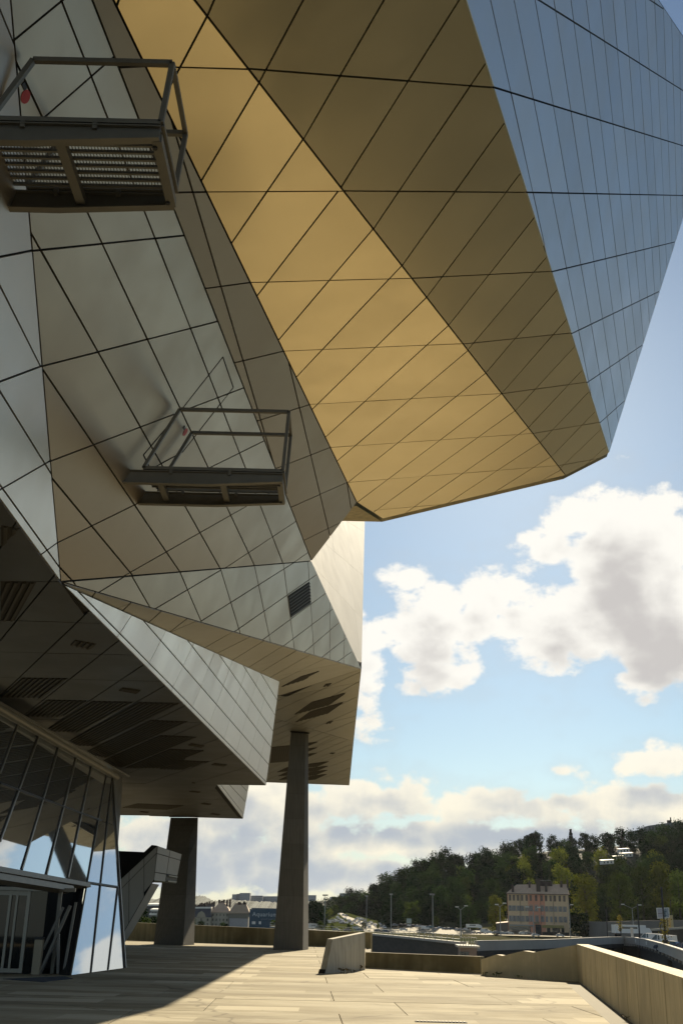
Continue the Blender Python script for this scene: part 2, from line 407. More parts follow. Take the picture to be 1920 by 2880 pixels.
FACET_DATA = [{"key":"blue","label":"sky brightened steel facade rising to the roof","mat":"steel","o":[7.917,29.471,14.683],"u":[-0.32746,-0.94081,-0.08747],"v":[-0.25126,0.17595,-0.95179],"out":[[0.0,0.0],[50.755,0.0],[14.95,-5.517],[-5.159,-15.644]],"lines":[[18.141,0.224,7846.063,-798.159],[16.97,-0.452,7846.063,-798.159],[15.801,-1.127,7846.063,-798.159],[14.633,-1.801,7846.063,-798.159],[13.466,-2.475,7846.063,-798.159],[12.3,-3.148,7846.063,-798.159],[11.136,-3.82,7846.063,-798.159],[9.973,-4.491,7846.063,-798.159],[8.811,-5.162,7846.063,-798.159],[7.65,-5.832,7846.063,-798.159],[6.49,-6.502,7846.063,-798.159],[5.332,-7.17,7846.063,-798.159],[4.175,-7.838,7846.063,-798.159],[3.019,-8.506,7846.063,-798.159],[1.864,-9.172,7846.063,-798.159],[0.711,-9.838,7846.063,-798.159],[-0.441,-10.503,7846.063,-798.159],[-1.592,-11.168,7846.063,-798.159],[-2.742,-11.832,7846.063,-798.159],[-3.891,-12.495,7846.063,-798.159],[-5.038,-13.157,7846.063,-798.159],[-6.185,-13.819,7846.063,-798.159],[-7.33,-14.48,7846.063,-798.159],[-8.474,-15.14,7846.063,-798.159],[-9.616,-15.8,7846.063,-798.159],[16.88,-2.18,2.635,-10.404],[17.692,-0.036,0.338,-10.053],[14.649,-0.08,-2.002,-9.696],[11.645,-0.082,-3.305,-8.727],[8.579,-0.103,-2.501,-6.532],[5.618,-0.07,-1.772,-4.335],[2.565,-0.077,-0.859,-2.075],[13.329,-5.595,8.233,-8.819]],"holes":[]},{"key":"dark_gold","label":"darker gold lit sloping underside","mat":"steel","o":[6.619,29.668,14.009],"u":[-0.38466,-0.91541,-0.11858],"v":[-0.80563,0.39565,-0.44094],"out":[[0.0,0.0],[21.942,0.0],[56.009,0.002],[50.234,-4.965],[-0.399,-1.42]],"lines":[[20.587,-0.008,17.283,-2.676],[17.39,-0.028,14.314,-2.483],[14.143,-0.04,11.329,-2.283],[10.796,-0.086,8.32,-2.082],[7.631,-0.021,5.307,-1.871],[4.363,-0.012,2.313,-1.649],[1.051,-0.039,-0.611,-1.285],[23.377,0.024,20.188,-2.863],[21.767,-0.177,21.637,0.013],[20.931,-1.025,20.309,-0.028],[20.105,-1.862,18.936,-0.039],[19.27,-2.709,17.554,-0.043],[17.885,-2.7,16.166,-0.037],[16.435,-2.611,14.751,-0.04],[14.989,-2.511,13.365,-0.049],[13.537,-2.431,11.963,-0.047],[12.011,-2.297,10.584,-0.044],[10.594,-2.213,9.136,-0.048],[9.138,-2.111,7.706,-0.042],[7.68,-2.03,6.359,-0.047],[6.22,-1.902,4.925,-0.026],[4.775,-1.815,3.489,-0.005],[3.288,-1.699,2.073,-0.027],[1.81,-1.575,0.783,-0.014],[0.28,-1.484,-0.13,-0.742]],"holes":[]},{"key":"gold","label":"gold lit steel underside of the cantilever","mat":"steel","o":[0.435,29.228,12.826],"u":[-0.15636,-0.98452,-0.07923],"v":[-0.97036,0.16809,-0.17364],"out":[[0.0,0.0],[51.19,0.0],[52.878,7.309],[19.806,-0.867],[-1.494,-6.133],[-2.142,-0.51]],"lines":[[18.983,0.022,18.488,-1.198],[16.191,0.001,15.456,-1.85],[13.383,-0.001,12.269,-2.772],[10.542,0.001,9.063,-3.618],[7.69,0.003,5.935,-4.319],[4.799,0.013,2.753,-5.095],[1.899,-0.022,-0.427,-5.913],[-1.12,-0.377,-1.985,-2.508],[21.309,-0.114,21.188,-0.499],[19.493,-0.915,18.792,-0.376],[18.223,-1.279,16.517,-0.031],[16.883,-1.601,14.72,-0.012],[15.493,-1.904,12.907,-0.019],[14.226,-2.287,11.06,-0.012],[12.862,-2.634,9.246,-0.012],[11.483,-2.954,7.399,-0.019],[10.118,-3.289,5.57,-0.023],[8.755,-3.629,3.762,-0.023],[7.367,-3.966,1.899,-0.022],[5.949,-4.294,-0.0,-0.032],[4.649,-4.604,-1.164,-0.438],[3.251,-4.946,-1.975,-1.292],[1.913,-5.276,-1.985,-2.508],[0.532,-5.628,-1.831,-3.941],[-0.842,-5.994,-1.583,-5.398],[20.244,-0.166,19.996,0.0]],"holes":[]},{"key":"brown_strip","label":"narrow olive grey facade strip","mat":"steel","o":[-0.834,29.973,11.247],"u":[-0.09866,-0.99507,-0.01008],"v":[-0.64056,0.07126,-0.7646],"out":[[0.0,0.0],[21.944,0.0],[21.844,-0.14],[0.601,-2.074]],"lines":[[18.068,-0.433,7.276,0.001],[10.599,-1.162,0.287,-0.856],[2.521,-1.893,0.597,-1.823],[17.296,-0.065,16.721,-0.612],[14.849,0.008,13.93,-0.862],[12.286,0.016,11.102,-1.117],[9.676,-0.027,8.257,-1.371],[6.917,-0.175,5.391,-1.629],[4.501,-0.018,2.521,-1.893],[1.847,-0.034,0.404,-1.375],[19.795,0.004,19.523,-0.329]],"holes":[]},{"key":"grey","label":"wide grey steel facade behind the platforms","mat":"steel","o":[-4.544,16.945,6.601],"u":[0.11838,-0.91675,0.38152],"v":[-0.46274,-0.39088,-0.79566],"out":[[0.0,0.0],[10.122,0.0],[9.945,-0.793],[-9.732,-10.506]],"lines":[[6.368,0.058,4.939,-3.21],[4.572,0.063,2.664,-4.326],[2.792,0.058,0.377,-5.47],[0.977,0.024,-1.97,-6.742],[-1.608,-1.832,-4.358,-7.886],[-5.029,-5.447,-6.609,-8.947],[-8.564,-9.244,-8.996,-10.139],[7.907,-0.375,8.172,-1.643],[8.896,0.022,9.08,-0.798],[6.166,-0.197,-4.79,-5.185],[6.428,-1.029,-6.385,-6.892],[5.847,-2.253,-7.901,-8.539],[4.545,0.022,-3.285,-3.538],[2.525,0.047,-1.693,-1.892],[0.405,0.014,-0.307,-0.301]],"holes":[]},{"key":"pale","label":"brightened steel facade at the far left","mat":"steel","o":[-4.542,16.937,6.598],"u":[0.02301,-0.99974,0.00036],"v":[-0.24642,-0.00602,-0.96915],"out":[[0.0,0.0],[4.941,-0.0],[9.669,-3.53],[9.297,-3.985]],"lines":[[6.505,-1.933,5.902,-2.437],[5.185,-1.005,4.262,-1.726],[3.865,-0.078,2.627,-1.033],[1.389,-0.014,0.925,-0.359],[6.222,-1.734,4.385,-1.758],[5.078,-0.93,2.622,-0.979],[3.938,-0.129,0.388,-0.144],[8.649,-3.441,8.196,-3.48],[7.628,-2.723,7.242,-3.088]],"holes":[]},{"key":"beige","label":"beige steel facade leaning over the terrace","mat":"steel","o":[-4.543,16.958,6.601],"u":[0.2592,0.90961,0.32469],"v":[0.24378,-0.38691,0.88931],"out":[[0.0,0.0],[14.309,0.0],[25.531,-4.701]],"lines":[[2.587,0.002,3.77,-0.681],[4.832,-0.012,6.813,-1.244],[7.118,-0.021,9.706,-1.778],[9.389,-0.006,12.487,-2.299],[11.677,-0.012,15.065,-2.757],[13.978,-0.018,17.584,-3.239],[17.696,-1.412,19.933,-3.676],[20.96,-2.803,22.115,-4.031],[0.414,-0.015,0.565,-0.109],[1.252,-0.313,2.24,-0.016],[4.014,-0.752,7.13,-0.038],[6.791,-1.212,12.541,-0.017],[9.504,-1.632,15.287,-0.438],[12.188,-2.045,16.764,-1.147],[13.796,-2.543,18.463,-1.72],[16.345,-2.986,19.783,-2.306],[18.732,-3.429,21.501,-3.031],[21.119,-3.88,23.083,-3.691]],"holes":[[[12.874,-0.967],[14.659,-0.62],[15.501,-1.389],[13.78,-1.703]]]},{"key":"tan_soffit","label":"tan steel soffit tapering to a point","mat":"steel","o":[-4.551,16.998,6.602],"u":[0.21139,0.96447,0.15847],"v":[0.95454,-0.23858,0.17871],"out":[[0.0,0.0],[25.923,0.0],[30.239,-4.578],[22.138,-4.389]],"lines":[[3.48,-0.411,2.945,-0.024],[5.311,-0.593,4.575,-0.073],[7.13,-0.816,6.067,-0.055],[1.599,-0.184,1.362,-0.025],[10.852,-1.283,10.043,-0.641],[14.652,-1.748,12.38,-0.244],[17.289,-2.037,14.329,-0.235],[19.639,-2.388,15.679,-0.043],[21.926,-2.675,17.335,0.035],[23.905,-2.935,19.346,0.077],[21.931,-1.328,22.029,0.032],[2.964,-0.036,2.257,1.285],[6.902,-0.438,5.384,1.486],[11.93,-1.045,9.011,1.471]],"holes":[[[26.278,-3.487],[23.644,-1.933],[23.045,-0.993],[25.346,-2.263]]]},{"key":"middle_soffit","label":"tan steel soffit with dark vents above the far column","mat":"steel","o":[0.929,42.0,10.71],"u":[0.00152,0.99993,-0.01198],"v":[0.99979,-0.00127,0.02054],"out":[[0.0,0.0],[17.506,-0.0],[10.803,-3.908],[6.107,-6.643],[3.635,-5.639],[5.251,-3.466]],"lines":[[8.823,-3.812,1.66,-0.556],[6.411,-3.634,1.67,-1.332],[11.462,-3.443,2.379,-0.074],[12.512,-2.786,5.238,-0.013],[13.603,-2.17,8.149,0.049],[14.735,-1.529,11.07,0.049],[5.843,-3.719,2.378,0.031],[8.823,-3.752,6.077,0.005],[13.237,-2.55,10.063,-0.032],[4.205,-3.581,2.41,-2.493]],"holes":[[[9.775,-3.04],[6.593,-2.1],[4.377,-0.497],[7.318,-1.302]],[[11.806,-3.049],[8.802,-2.202],[6.429,-0.586],[9.364,-1.37]],[[3.349,-1.571],[2.767,-1.444],[2.565,-1.136],[3.192,-1.26]],[[12.209,-1.53],[11.504,-1.393],[11.257,-1.099],[11.956,-1.226]]]},{"key":"far_soffit","label":"far tan soffit carried by the tall column","mat":"steel","o":[0.955,59.504,10.5],"u":[0.00338,0.99998,-0.00492],"v":[0.99996,-0.00334,0.00848],"out":[[0.0,0.0],[20.323,-0.0],[19.198,-5.892],[17.931,-10.142],[-12.778,-7.416],[-6.71,-3.895]],"lines":[[-5.275,-4.035,1.129,-6.839],[-4.555,-3.676,2.018,-6.478],[-3.817,-3.307,2.933,-6.107],[-3.06,-2.929,3.874,-5.725],[-2.284,-2.541,4.842,-5.332],[-1.487,-2.143,5.839,-4.928],[-0.669,-1.735,6.865,-4.511],[0.171,-1.315,7.923,-4.082],[1.034,-0.884,9.013,-3.64],[1.921,-0.441,10.137,-3.184],[2.833,0.015,11.297,-2.713],[11.552,-5.093,3.069,-2.448],[16.892,-5.564,2.346,0.079],[19.089,-4.428,6.408,0.03],[19.892,-2.915,10.394,0.032],[19.959,-1.55,14.868,0.024],[0.474,-4.619,1.41,0.029],[5.314,-4.898,5.345,0.052],[10.05,-5.17,9.501,0.035],[14.814,-5.487,13.866,0.011]],"holes":[[[2.409,-4.608],[1.648,-3.516],[8.176,-3.812],[9.046,-5.073]],[[0.745,-2.675],[0.224,-1.898],[1.639,-2.416],[1.946,-2.708]],[[2.854,-2.732],[2.302,-1.964],[3.811,-2.501],[4.137,-2.766]],[[4.952,-2.788],[4.364,-1.996],[5.972,-2.55],[6.319,-2.825]],[[9.33,-2.786],[8.132,-1.741],[7.923,-1.349],[10.444,-2.129],[10.881,-2.825]],[[11.433,-2.839],[10.17,-1.803],[9.948,-1.4],[12.618,-2.204],[13.077,-2.88]],[[13.467,-2.89],[12.138,-1.867],[11.905,-1.453],[14.723,-2.282],[15.203,-2.934]],[[15.684,-2.946],[14.282,-1.935],[14.036,-1.509],[17.02,-2.364],[17.523,-2.992]],[[13.429,-4.903],[10.959,-4.126],[10.534,-3.543],[12.819,-4.039]],[[15.565,-4.927],[12.957,-4.128],[12.509,-3.529],[14.921,-4.039]],[[17.684,-4.989],[14.935,-4.168],[14.464,-3.553],[17.004,-4.077]],[[4.61,-1.391],[4.241,-1.256],[4.263,-0.961],[4.838,-1.109]]]},{"key":"white_wedge","label":"bright brushed steel wedge with streaks","mat":"steel","o":[-4.54,17.024,6.595],"u":[0.09743,0.98579,0.13681],"v":[0.27229,-0.15862,0.94905],"out":[[0.0,0.0],[24.013,-0.0],[28.797,-4.146]],"lines":[[0.759,-0.001,28.257,-3.946],[4.866,0.003,27.898,-3.271],[8.958,-0.013,27.195,-2.566],[12.692,-0.005,26.283,-1.901],[16.415,-0.009,25.424,-1.259],[19.767,-0.019,24.917,-0.698],[3.631,-0.534,4.073,-0.007],[6.318,-0.905,6.827,-0.002],[8.979,-1.277,9.579,-0.076],[11.613,-1.659,12.118,-0.013],[14.323,-2.051,14.689,-0.02],[17.114,-2.455,17.088,-0.067],[19.895,-2.857,19.493,-0.208],[22.788,-3.227,21.686,-0.083],[25.458,-3.61,24.347,-0.582]],"holes":[]},{"key":"dark_soffit","label":"dark shaded soffit with slatted vent panels","mat":"steel_dark","o":[-4.428,11.997,6.6],"u":[-0.02418,0.99971,0.0],"v":[0.99971,0.02418,-0.0],"out":[[0.0,0.0],[4.985,0.0],[34.025,2.388],[34.257,0.343],[34.581,-4.209],[37.491,-22.833]],"lines":[[2.091,-0.008,-966.151,433.25],[4.588,-0.02,-966.151,433.25],[6.77,0.118,-966.151,433.25],[9.017,0.277,-966.151,433.25],[11.282,0.424,-966.151,433.25],[13.482,0.64,-966.151,433.25],[16.048,0.847,-966.151,433.25],[18.663,1.077,-966.151,433.25],[21.52,1.317,-966.151,433.25],[24.722,1.587,-966.151,433.25],[28.192,1.881,-966.151,433.25],[2.39,-0.314,2.362,-0.014],[5.054,-1.011,4.947,0.004],[7.61,-1.329,7.619,0.103],[10.255,-1.37,10.228,-0.311],[12.939,-1.469,12.905,0.566],[15.681,-1.58,15.561,0.82],[18.69,-1.777,18.604,0.984],[22.116,-2.042,21.982,1.215],[25.701,-2.417,25.6,1.459],[29.459,-3.022,29.341,1.874]],"holes":[[[12.896,-2.567],[12.814,-1.455],[15.406,-2.635],[15.447,-3.715]],[[15.625,-2.604],[15.589,-1.549],[18.17,-2.731],[18.254,-3.766]],[[15.628,-1.46],[15.621,-0.36],[20.832,-2.737],[20.856,-3.86]],[[15.629,-0.297],[15.619,0.821],[23.711,-2.839],[23.735,-3.891]],[[18.322,-0.332],[18.398,0.755],[26.544,-2.931],[25.73,-3.658],[23.699,-2.776]],[[21.056,-0.371],[21.209,0.746],[29.309,-2.835],[27.995,-3.453],[26.359,-2.812]],[[23.918,-0.415],[24.09,0.691],[28.977,-1.235],[29.289,-2.738]],[[26.719,-0.471],[26.834,0.633],[29.323,-0.566],[29.4,-1.475]],[[5.013,-1.0],[4.998,-0.378],[7.576,-1.367],[7.612,-1.681]],[[2.215,-0.268],[2.36,-0.013],[3.363,-0.568]],[[9.411,-0.758],[8.958,-0.561],[9.284,-0.17],[9.811,-0.393]],[[14.114,-0.545],[13.699,-0.366],[14.03,0.04],[14.49,-0.148]],[[22.952,0.243],[22.569,0.401],[22.985,0.818],[23.436,0.644]],[[27.699,0.608],[27.251,0.757],[27.574,1.219],[28.067,1.062]],[[33.659,-0.681],[33.411,-0.589],[33.657,-0.472],[33.907,-0.564]]]},{"key":"rear_soffit","label":"far edge of the shaded soffit","mat":"steel_dark","o":[-4.914,46.252,6.6],"u":[-0.01312,0.99991,0.0],"v":[0.99991,0.01312,-0.0],"out":[[0.0,0.0],[17.016,0.0],[16.631,-6.873],[20.149,-32.396],[2.977,-23.21],[0.274,-4.555]],"lines":[[4.867,0.006,-995.558,443.948],[10.47,0.009,-995.558,443.948],[3.124,-4.49,2.103,-0.024],[7.125,-5.164,6.066,-0.007],[11.804,-5.953,10.708,0.014]],"holes":[[[11.656,-5.928],[9.121,-4.747],[9.722,-2.459],[12.265,-3.645]],[[2.917,-1.513],[2.564,-1.335],[2.946,-0.955],[3.304,-1.132]],[[8.504,-1.554],[7.937,-1.331],[8.487,-0.98],[8.995,-1.183]],[[14.36,-1.65],[13.674,-1.417],[14.343,-1.031],[14.962,-1.255]],[[14.005,-5.404],[13.503,-5.225],[13.924,-4.826],[14.52,-5.036]]]},{"key":"white_return","label":"small bright steel return wall","mat":"steel","o":[-4.914,46.252,6.6],"u":[0.13133,-0.79157,0.5968],"v":[-0.25766,-0.60858,-0.75049],"out":[[0.0,0.0],[1.844,0.0],[-3.22,-5.396],[-5.695,-5.651],[-7.894,-5.496]],"lines":[[-1.093,-0.951,-7.876,-5.712],[-2.169,-2.139,-7.065,-5.783],[-4.215,-4.195,-6.215,-5.711],[-3.644,-2.595,-2.774,-2.747],[-5.809,-4.063,-4.298,-4.279]],"holes":[]},{"key":"sunlit_wall","label":"sunlit cream wall set back behind the cantilever","mat":"steel_pale","o":[1.329,59.988,14.599],"u":[0.0212,0.87303,0.4872],"v":[-0.35608,-0.44876,0.81965],"out":[[0.0,0.0],[71.323,-0.0],[37.102,5.402],[-7.89,8.639],[-10.562,6.39]],"lines":[[-3.203,11.823,-18.342,5.483],[3.078,11.016,-15.016,4.377],[10.955,10.005,-11.096,3.073],[21.127,8.7,-6.406,1.514],[34.765,6.949,-0.696,-0.386],[54.008,4.479,6.408,-2.748],[0.463,10.735,48.231,-0.656],[-3.472,9.448,27.226,-0.76],[-6.947,8.311,12.964,-0.83],[-10.037,7.3,2.647,-0.881],[-12.804,6.395,-5.163,-0.919],[-15.294,5.58,-11.28,-0.949]],"holes":[]}]

# ------------------------------------------------------------------ the museum: folded steel facets
def area2(p):
    return 0.5 * sum(p[i - 1][0] * p[i][1] - p[i][0] * p[i - 1][1] for i in range(len(p)))
def clip(poly, a, b, c):             # keep a*x+b*y+c >= 0
    out = []
    for i in range(len(poly)):
        p, q = poly[i - 1], poly[i]
        dp, dq = a * p[0] + b * p[1] + c, a * q[0] + b * q[1] + c
        if dp >= 0: 
            if dq >= 0: out.append(q)
            else:
                t = dp / (dp - dq); out.append((p[0] + (q[0] - p[0]) * t, p[1] + (q[1] - p[1]) * t))
        elif dq >= 0:
            t = dp / (dp - dq); out.append((p[0] + (q[0] - p[0]) * t, p[1] + (q[1] - p[1]) * t)); out.append(q)
    res = []
    for q in out:
        if not res or (abs(q[0] - res[-1][0]) + abs(q[1] - res[-1][1])) > 1e-4: res.append(q)
    if len(res) > 1 and abs(res[0][0] - res[-1][0]) + abs(res[0][1] - res[-1][1]) < 1e-4: res.pop()
    return res
def inset(poly, g):
    if area2(poly) < 0: poly = poly[::-1]
    res = list(poly)
    for i in range(len(poly)):
        p, q = poly[i - 1], poly[i]
        l = math.hypot(q[0] - p[0], q[1] - p[1])
        if l < 1e-6: continue
        a, b = -(q[1] - p[1]) / l, (q[0] - p[0]) / l
        res = clip(res, a, b, -(a * p[0] + b * p[1]) - g)
        if len(res) < 3: return None
    return res if area2(res) > 0.004 else None

museum = thing('museum_building', (0, 40, 0), 'angular steel museum building cantilevered over the concrete terrace', 'museum')
PANELS = []                          # (pixel area, facet object, polygon 3D list, offset, material)
FACETS = {}
JOINT = 0.030
for F in FACET_DATA:
    o, u, v = Vector(F['o']), Vector(F['u']), Vector(F['v'])
    n = u.cross(v)
    if n.dot(EYE - o) < 0: n = -n
    P = lambda q, o=o, u=u, v=v: o + u * q[0] + v * q[1]
    outline = [tuple(q) for q in F['out']]
    soffit = abs(n.z) > 0.6
    mb = MB()
    mb.prism([P(q) - n * (0.008 if F['key'] == 'sunlit_wall' else 0.03) for q in outline], -n * 0.25)
    fo = part(mb, 'soffit' if soffit else 'facade', M_JOINT, museum, F['label'])
    FACETS[F['key']] = (fo, P, n, o)
    pieces = [outline]
    for (x1, y1, x2, y2) in F['lines']:
        l = math.hypot(x2 - x1, y2 - y1)
        a, b = -(y2 - y1) / l, (x2 - x1) / l
        c = -(a * x1 + b * y1)
        nxt = []
        for p in pieces:
            A, B = clip(p, a, b, c), clip(p, -a, -b, -c)
            if len(A) < 3 or len(B) < 3 or abs(area2(A)) < 0.012 or abs(area2(B)) < 0.012:
                nxt.append(p)
            else:
                nxt += [A, B]
        pieces = nxt
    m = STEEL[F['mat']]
    if F['key'] in ('gold', 'dark_gold'): m = STEEL['gold']
    if F['key'] == 'pale': m = STEEL['light']
    if F['key'] == 'blue': m = STEEL['blue']
    if F['key'] in ('tan_soffit', 'middle_soffit', 'far_soffit'): m = STEEL['tan']
    if F['key'] in ('white_wedge', 'white_return'): m = STEEL['brushed']
    for p in pieces:
        q = inset(p, 0.006 if F['key'] == 'sunlit_wall' else JOINT / 2)
        if not q: continue
        ext = max(max(t[0] for t in q) - min(t[0] for t in q), max(t[1] for t in q) - min(t[1] for t in q))
        tl = min(0.003, 0.005 / ext)
        ax, ay = random.uniform(-1, 1) * tl, random.uniform(-1, 1) * tl
        cx = sum(t[0] for t in q) / len(q); cy = sum(t[1] for t in q) / len(q)
        front = [P(t) + n * ((t[0] - cx) * ax + (t[1] - cy) * ay) for t in q]
        vis = [px(w) for w in front if (w - EYE).dot(FWD) > 0.5]
        pa = abs(area2(vis)) if len(vis) > 2 else 0
        cxp = sum(w[0] for w in vis) / max(1, len(vis)); cyp = sum(w[1] for w in vis) / max(1, len(vis))
        if not (-60 < cxp < 1980 and -60 < cyp < 2940): pa *= 0.02
        PANELS.append((pa, fo, front, -n * (0.006 if F['key'] == 'sunlit_wall' else 0.028), m))
    # slatted vents set in the soffits
    for hole in F['holes']:
        q = inset([tuple(t) for t in hole], 0.02)
        if not q: continue
        hb = MB()
        hb.prism([P(t) + n * 0.004 for t in q], -n * 0.02, 0)
        mny, mxy = min(t[1] for t in q), max(t[1] for t in q)
        mnx, mxx = min(t[0] for t in q), max(t[0] for t in q)
        # slats run along the image-horizontal course direction
        dirs = []
        for i in range(len(q)):
            e = Vector((q[i][0] - q[i - 1][0], q[i][1] - q[i - 1][1])); dirs.append((e.length, e))
        e = max(dirs, key=lambda t: t[0])[1].normalized()
        nn = Vector((-e.y, e.x))
        ds = [nn.x * t[0] + nn.y * t[1] for t in q]
        step = max(0.12, (max(ds) - min(ds)) / 16)
        s = min(ds) + step * 0.5
        while s < max(ds):
            strip = clip(clip(q, nn.x, nn.y, -(s - step * 0.2)), -nn.x, -nn.y, s + step * 0.2)
            if len(strip) > 2 and abs(area2(strip)) > 0.002:
                hb.prism([P(t) + n * 0.030 for t in strip], -n * 0.024, 1, back=False)
            s += step
        part(hb, 'louvre_window' if F['key'] == 'beige' else 'vent_grille', [M_VENT, M_SLAT], fo)

PANELS.sort(key=lambda t: -t[0])
for pa, fo, front, off, m in PANELS[:298]:
    mb = MB(); mb.prism(front, off, 0, back=False)
    part(mb, 'panel', m, fo)
rest = MB(); rmats = list(STEEL.values())
for pa, fo, front, off, m in PANELS[298:]:
    rest.prism(front, off, rmats.index(m), back=False)
part(rest, 'small_panels', rmats, museum, 'smaller steel cladding panels of the far and outer facets', 'stuff')
print('panels', len(PANELS))

# closing walls and roof behind the visible facets
def F3(key, q): return FACETS[key][1](q)
def vtx(key, i):
    F = next(f for f in FACET_DATA if f['key'] == key)
    return FACETS[key][1](F['out'][i])
X, Y, Y2 = vtx('blue', 0), vtx('blue', 3), vtx('blue', 2)
V, U, S = vtx('gold', 4), vtx('gold', 5), vtx('gold', 0)
R_, Q_ = vtx('beige', 1), vtx('beige', 2)
C2_, Bb_, Ba_ = vtx('far_soffit', 0), vtx('far_soffit', 1), vtx('far_soffit', 2)
mb = MB()
LV = Vector((-45, 0, 0))
mb.poly([Y, Y2, Y2 + LV, Y + LV])
part(mb, 'roof', M_JOINT, museum)
mb = MB()
ap, e1 = vtx('brown_strip', 1), vtx('gold', 1)
mb.prism([ap, e1, Vector((e1.x - 0.5, e1.y, 6.6)), Vector((-4.45, 5.5, 6.6))], (-0.4, 0, 0))
part(mb, 'near_facade', STEEL['steel'], museum)
mb = MB()
b = Vector((0, 0.3, 0))
for a, c in ((Y, X), (X, V), (V, U), (U, S)):
    mb.poly([a + b, c + b, c + b + LV, a + b + LV])
part(mb, 'rear_wall', M_CONC, museum)
# seams of the access hatches on the grey facade, red markers
fo, Pg, ng, og = FACETS['grey']
def on_grey(p, lift=0.0):
    return on_plane(p, og, ng) + ng * lift
mb = MB()
hp = [(512, 820), (536, 890), (420, 1038), (346, 1078), (330, 1045), (410, 950)]
for i in range(len(hp)):
    mb.bar(on_grey(hp[i - 1], 0.002), on_grey(hp[i], 0.002), 0.022, 0.006, up=ng)
part(mb, 'access_hatch', M_JOINT, fo)
for c in ((425.5, 992.5), (59, 222)):
    mb = MB(); w = on_grey(c)
    mb.cyl(w, w + ng * 0.006, 0.075, n=20)
    part(mb, 'red_marker_disc', M_RED, fo)
    mb = MB(); w = on_grey((c[0] - 2, c[1] - 10) if c[0] > 100 else (c[0] - 3, c[1] - 24))
    mb.bar(w - Vector((0.0, 0.05, 0)), w + Vector((0, 0.05, 0.0)), 0.05, 0.014, up=ng)
    part(mb, 'marker_tag', M_DARK, fo)

# ------------------------------------------------------------------ maintenance platforms
def platform(name_label, y0, width, z, xw, xt, wide_deck, H=1.1):
    y1 = y0 + width
    t = thing('maintenance_platform', ((xw + xt) / 2, y0, z), name_label, 'platform', 'gantries on the grey facade')
    wall = lambda y, zz: (og.x + (-(ng.y * (y - og.y) + ng.z * (zz - og.z)) / ng.x))
    for y in (y0, y1):
        mb = MB()
        x0 = wall(y, z) - (0.9 if wide_deck else 0.03)
        xm = x0 + (xt - x0) * 0.55
        prof = [(x0, z), (xm, z), (xt, z + 0.075), (xt, z + 0.20), (x0, z + 0.20)]
        mb.prism([(a, y - 0.012, b) for a, b in prof], (0, 0.024, 0))
        for (a, b), (c, d) in (((x0, z), (xm, z)), ((xm, z), (xt, z + 0.075))):
            mb.prism([(a, y - 0.05, b), (c, y - 0.05, d), (c, y + 0.05, d), (a, y + 0.05, b)], (0, 0, -0.018))
        mb.prism([(x0, y - 0.05, z + 0.2), (xt, y - 0.05, z + 0.2), (xt, y + 0.05, z + 0.2), (x0, y + 0.05, z + 0.2)], (0, 0, 0.015))
        part(mb, 'beam', M_GANTRY, t)
    x0 = wall(y0, z)
    for f in ((0.5, 0.985) if wide_deck else (0.22, 0.62, 0.985)):
        mb = MB()
        xx = x0 + (xt - x0) * f
        mb.box((xx, (y0 + y1) / 2, z + 0.10), (0.10, width - 0.03, 0.10))
        part(mb, 'cross_beam', M_GANTRY, t)
    # open grating
    mb = MB()
    nb = 9 if wide_deck else 8
    dy0, dy1 = y0 + 0.06, y1 - (0.14 if wide_deck else 0.26)
    xd = x0 + (-0.8 if wide_deck else 0.35)
    for k in range(nb):
        y = dy0 + (dy1 - dy0) * k / (nb - 1)
        mb.box(((xd + xt) / 2, y, z + 0.225), (xt - xd, 0.030, 0.035))
    nx = int((xt - xd) / 0.034)
    for k in range(nx):
        xx = xd + (xt - xd) * k / nx
        mb.box((xx, (dy0 + dy1) / 2, z + 0.236), (0.007, dy1 - dy0, 0.012))
    part(mb, 'deck_grating', M_GANTRY, t, kind='stuff')
    # guard frames
    for y in (y0 - 0.02, y1 - 0.05):
        mb = MB()
        zb, zt = z + 0.26, z + 0.26 + H
        a, b, c, d = Vector((wall(y, zb) + 0.18, y, zb)), Vector((wall(y, zt) + 0.12, y, zt)), Vector((xt + 0.06, y, zt)), Vector((xt, y, zb))
        a2 = a + (b - a) * 0.12
        for p, q in ((a2, b), (b, c), (c, d), (d, a)):
            mb.bar(p, q, 0.055, 0.055, up=(0, 1, 0))
        mb.bar(a2, a, 0.055, 0.055, up=(0, 1, 0))
        part(mb, 'guard_frame', M_GANTRY, t)
        for f in (0.2, 0.62):
            mb = MB(); p = a + (d - a) * f
            mb.box((p.x, y, z + 0.21), (0.05, 0.05, 0.1))
            part(mb, 'bracket', M_GANTRY, t)
    for zz, xx in ((z + 0.26 + H, xt + 0.06), (z + 0.26, xt + 0.01)):
        mb = MB(); mb.bar((xx, y0, zz), (xx, y1 - 0.03, zz), 0.05, 0.05)
        part(mb, 'end_rail', M_GANTRY, t)
    for y in (y0 + 0.1, y1 - 0.1):
        mb = MB(); mb.cyl((xt - 0.06, y, z + 0.03), (xt - 0.06, y, z + 0.06), 0.026, n=10)
        part(mb, 'bolt', M_DARK, t)
platform('lower cantilevered steel platform below the seamed hatch outline', 16.77, 0.98, 8.30, -3.62, -1.0, False)
platform('upper cantilevered steel platform with open grating cut by the left edge', 9.06, 1.12, 8.94, -4.0, -1.95, True, 0.78)

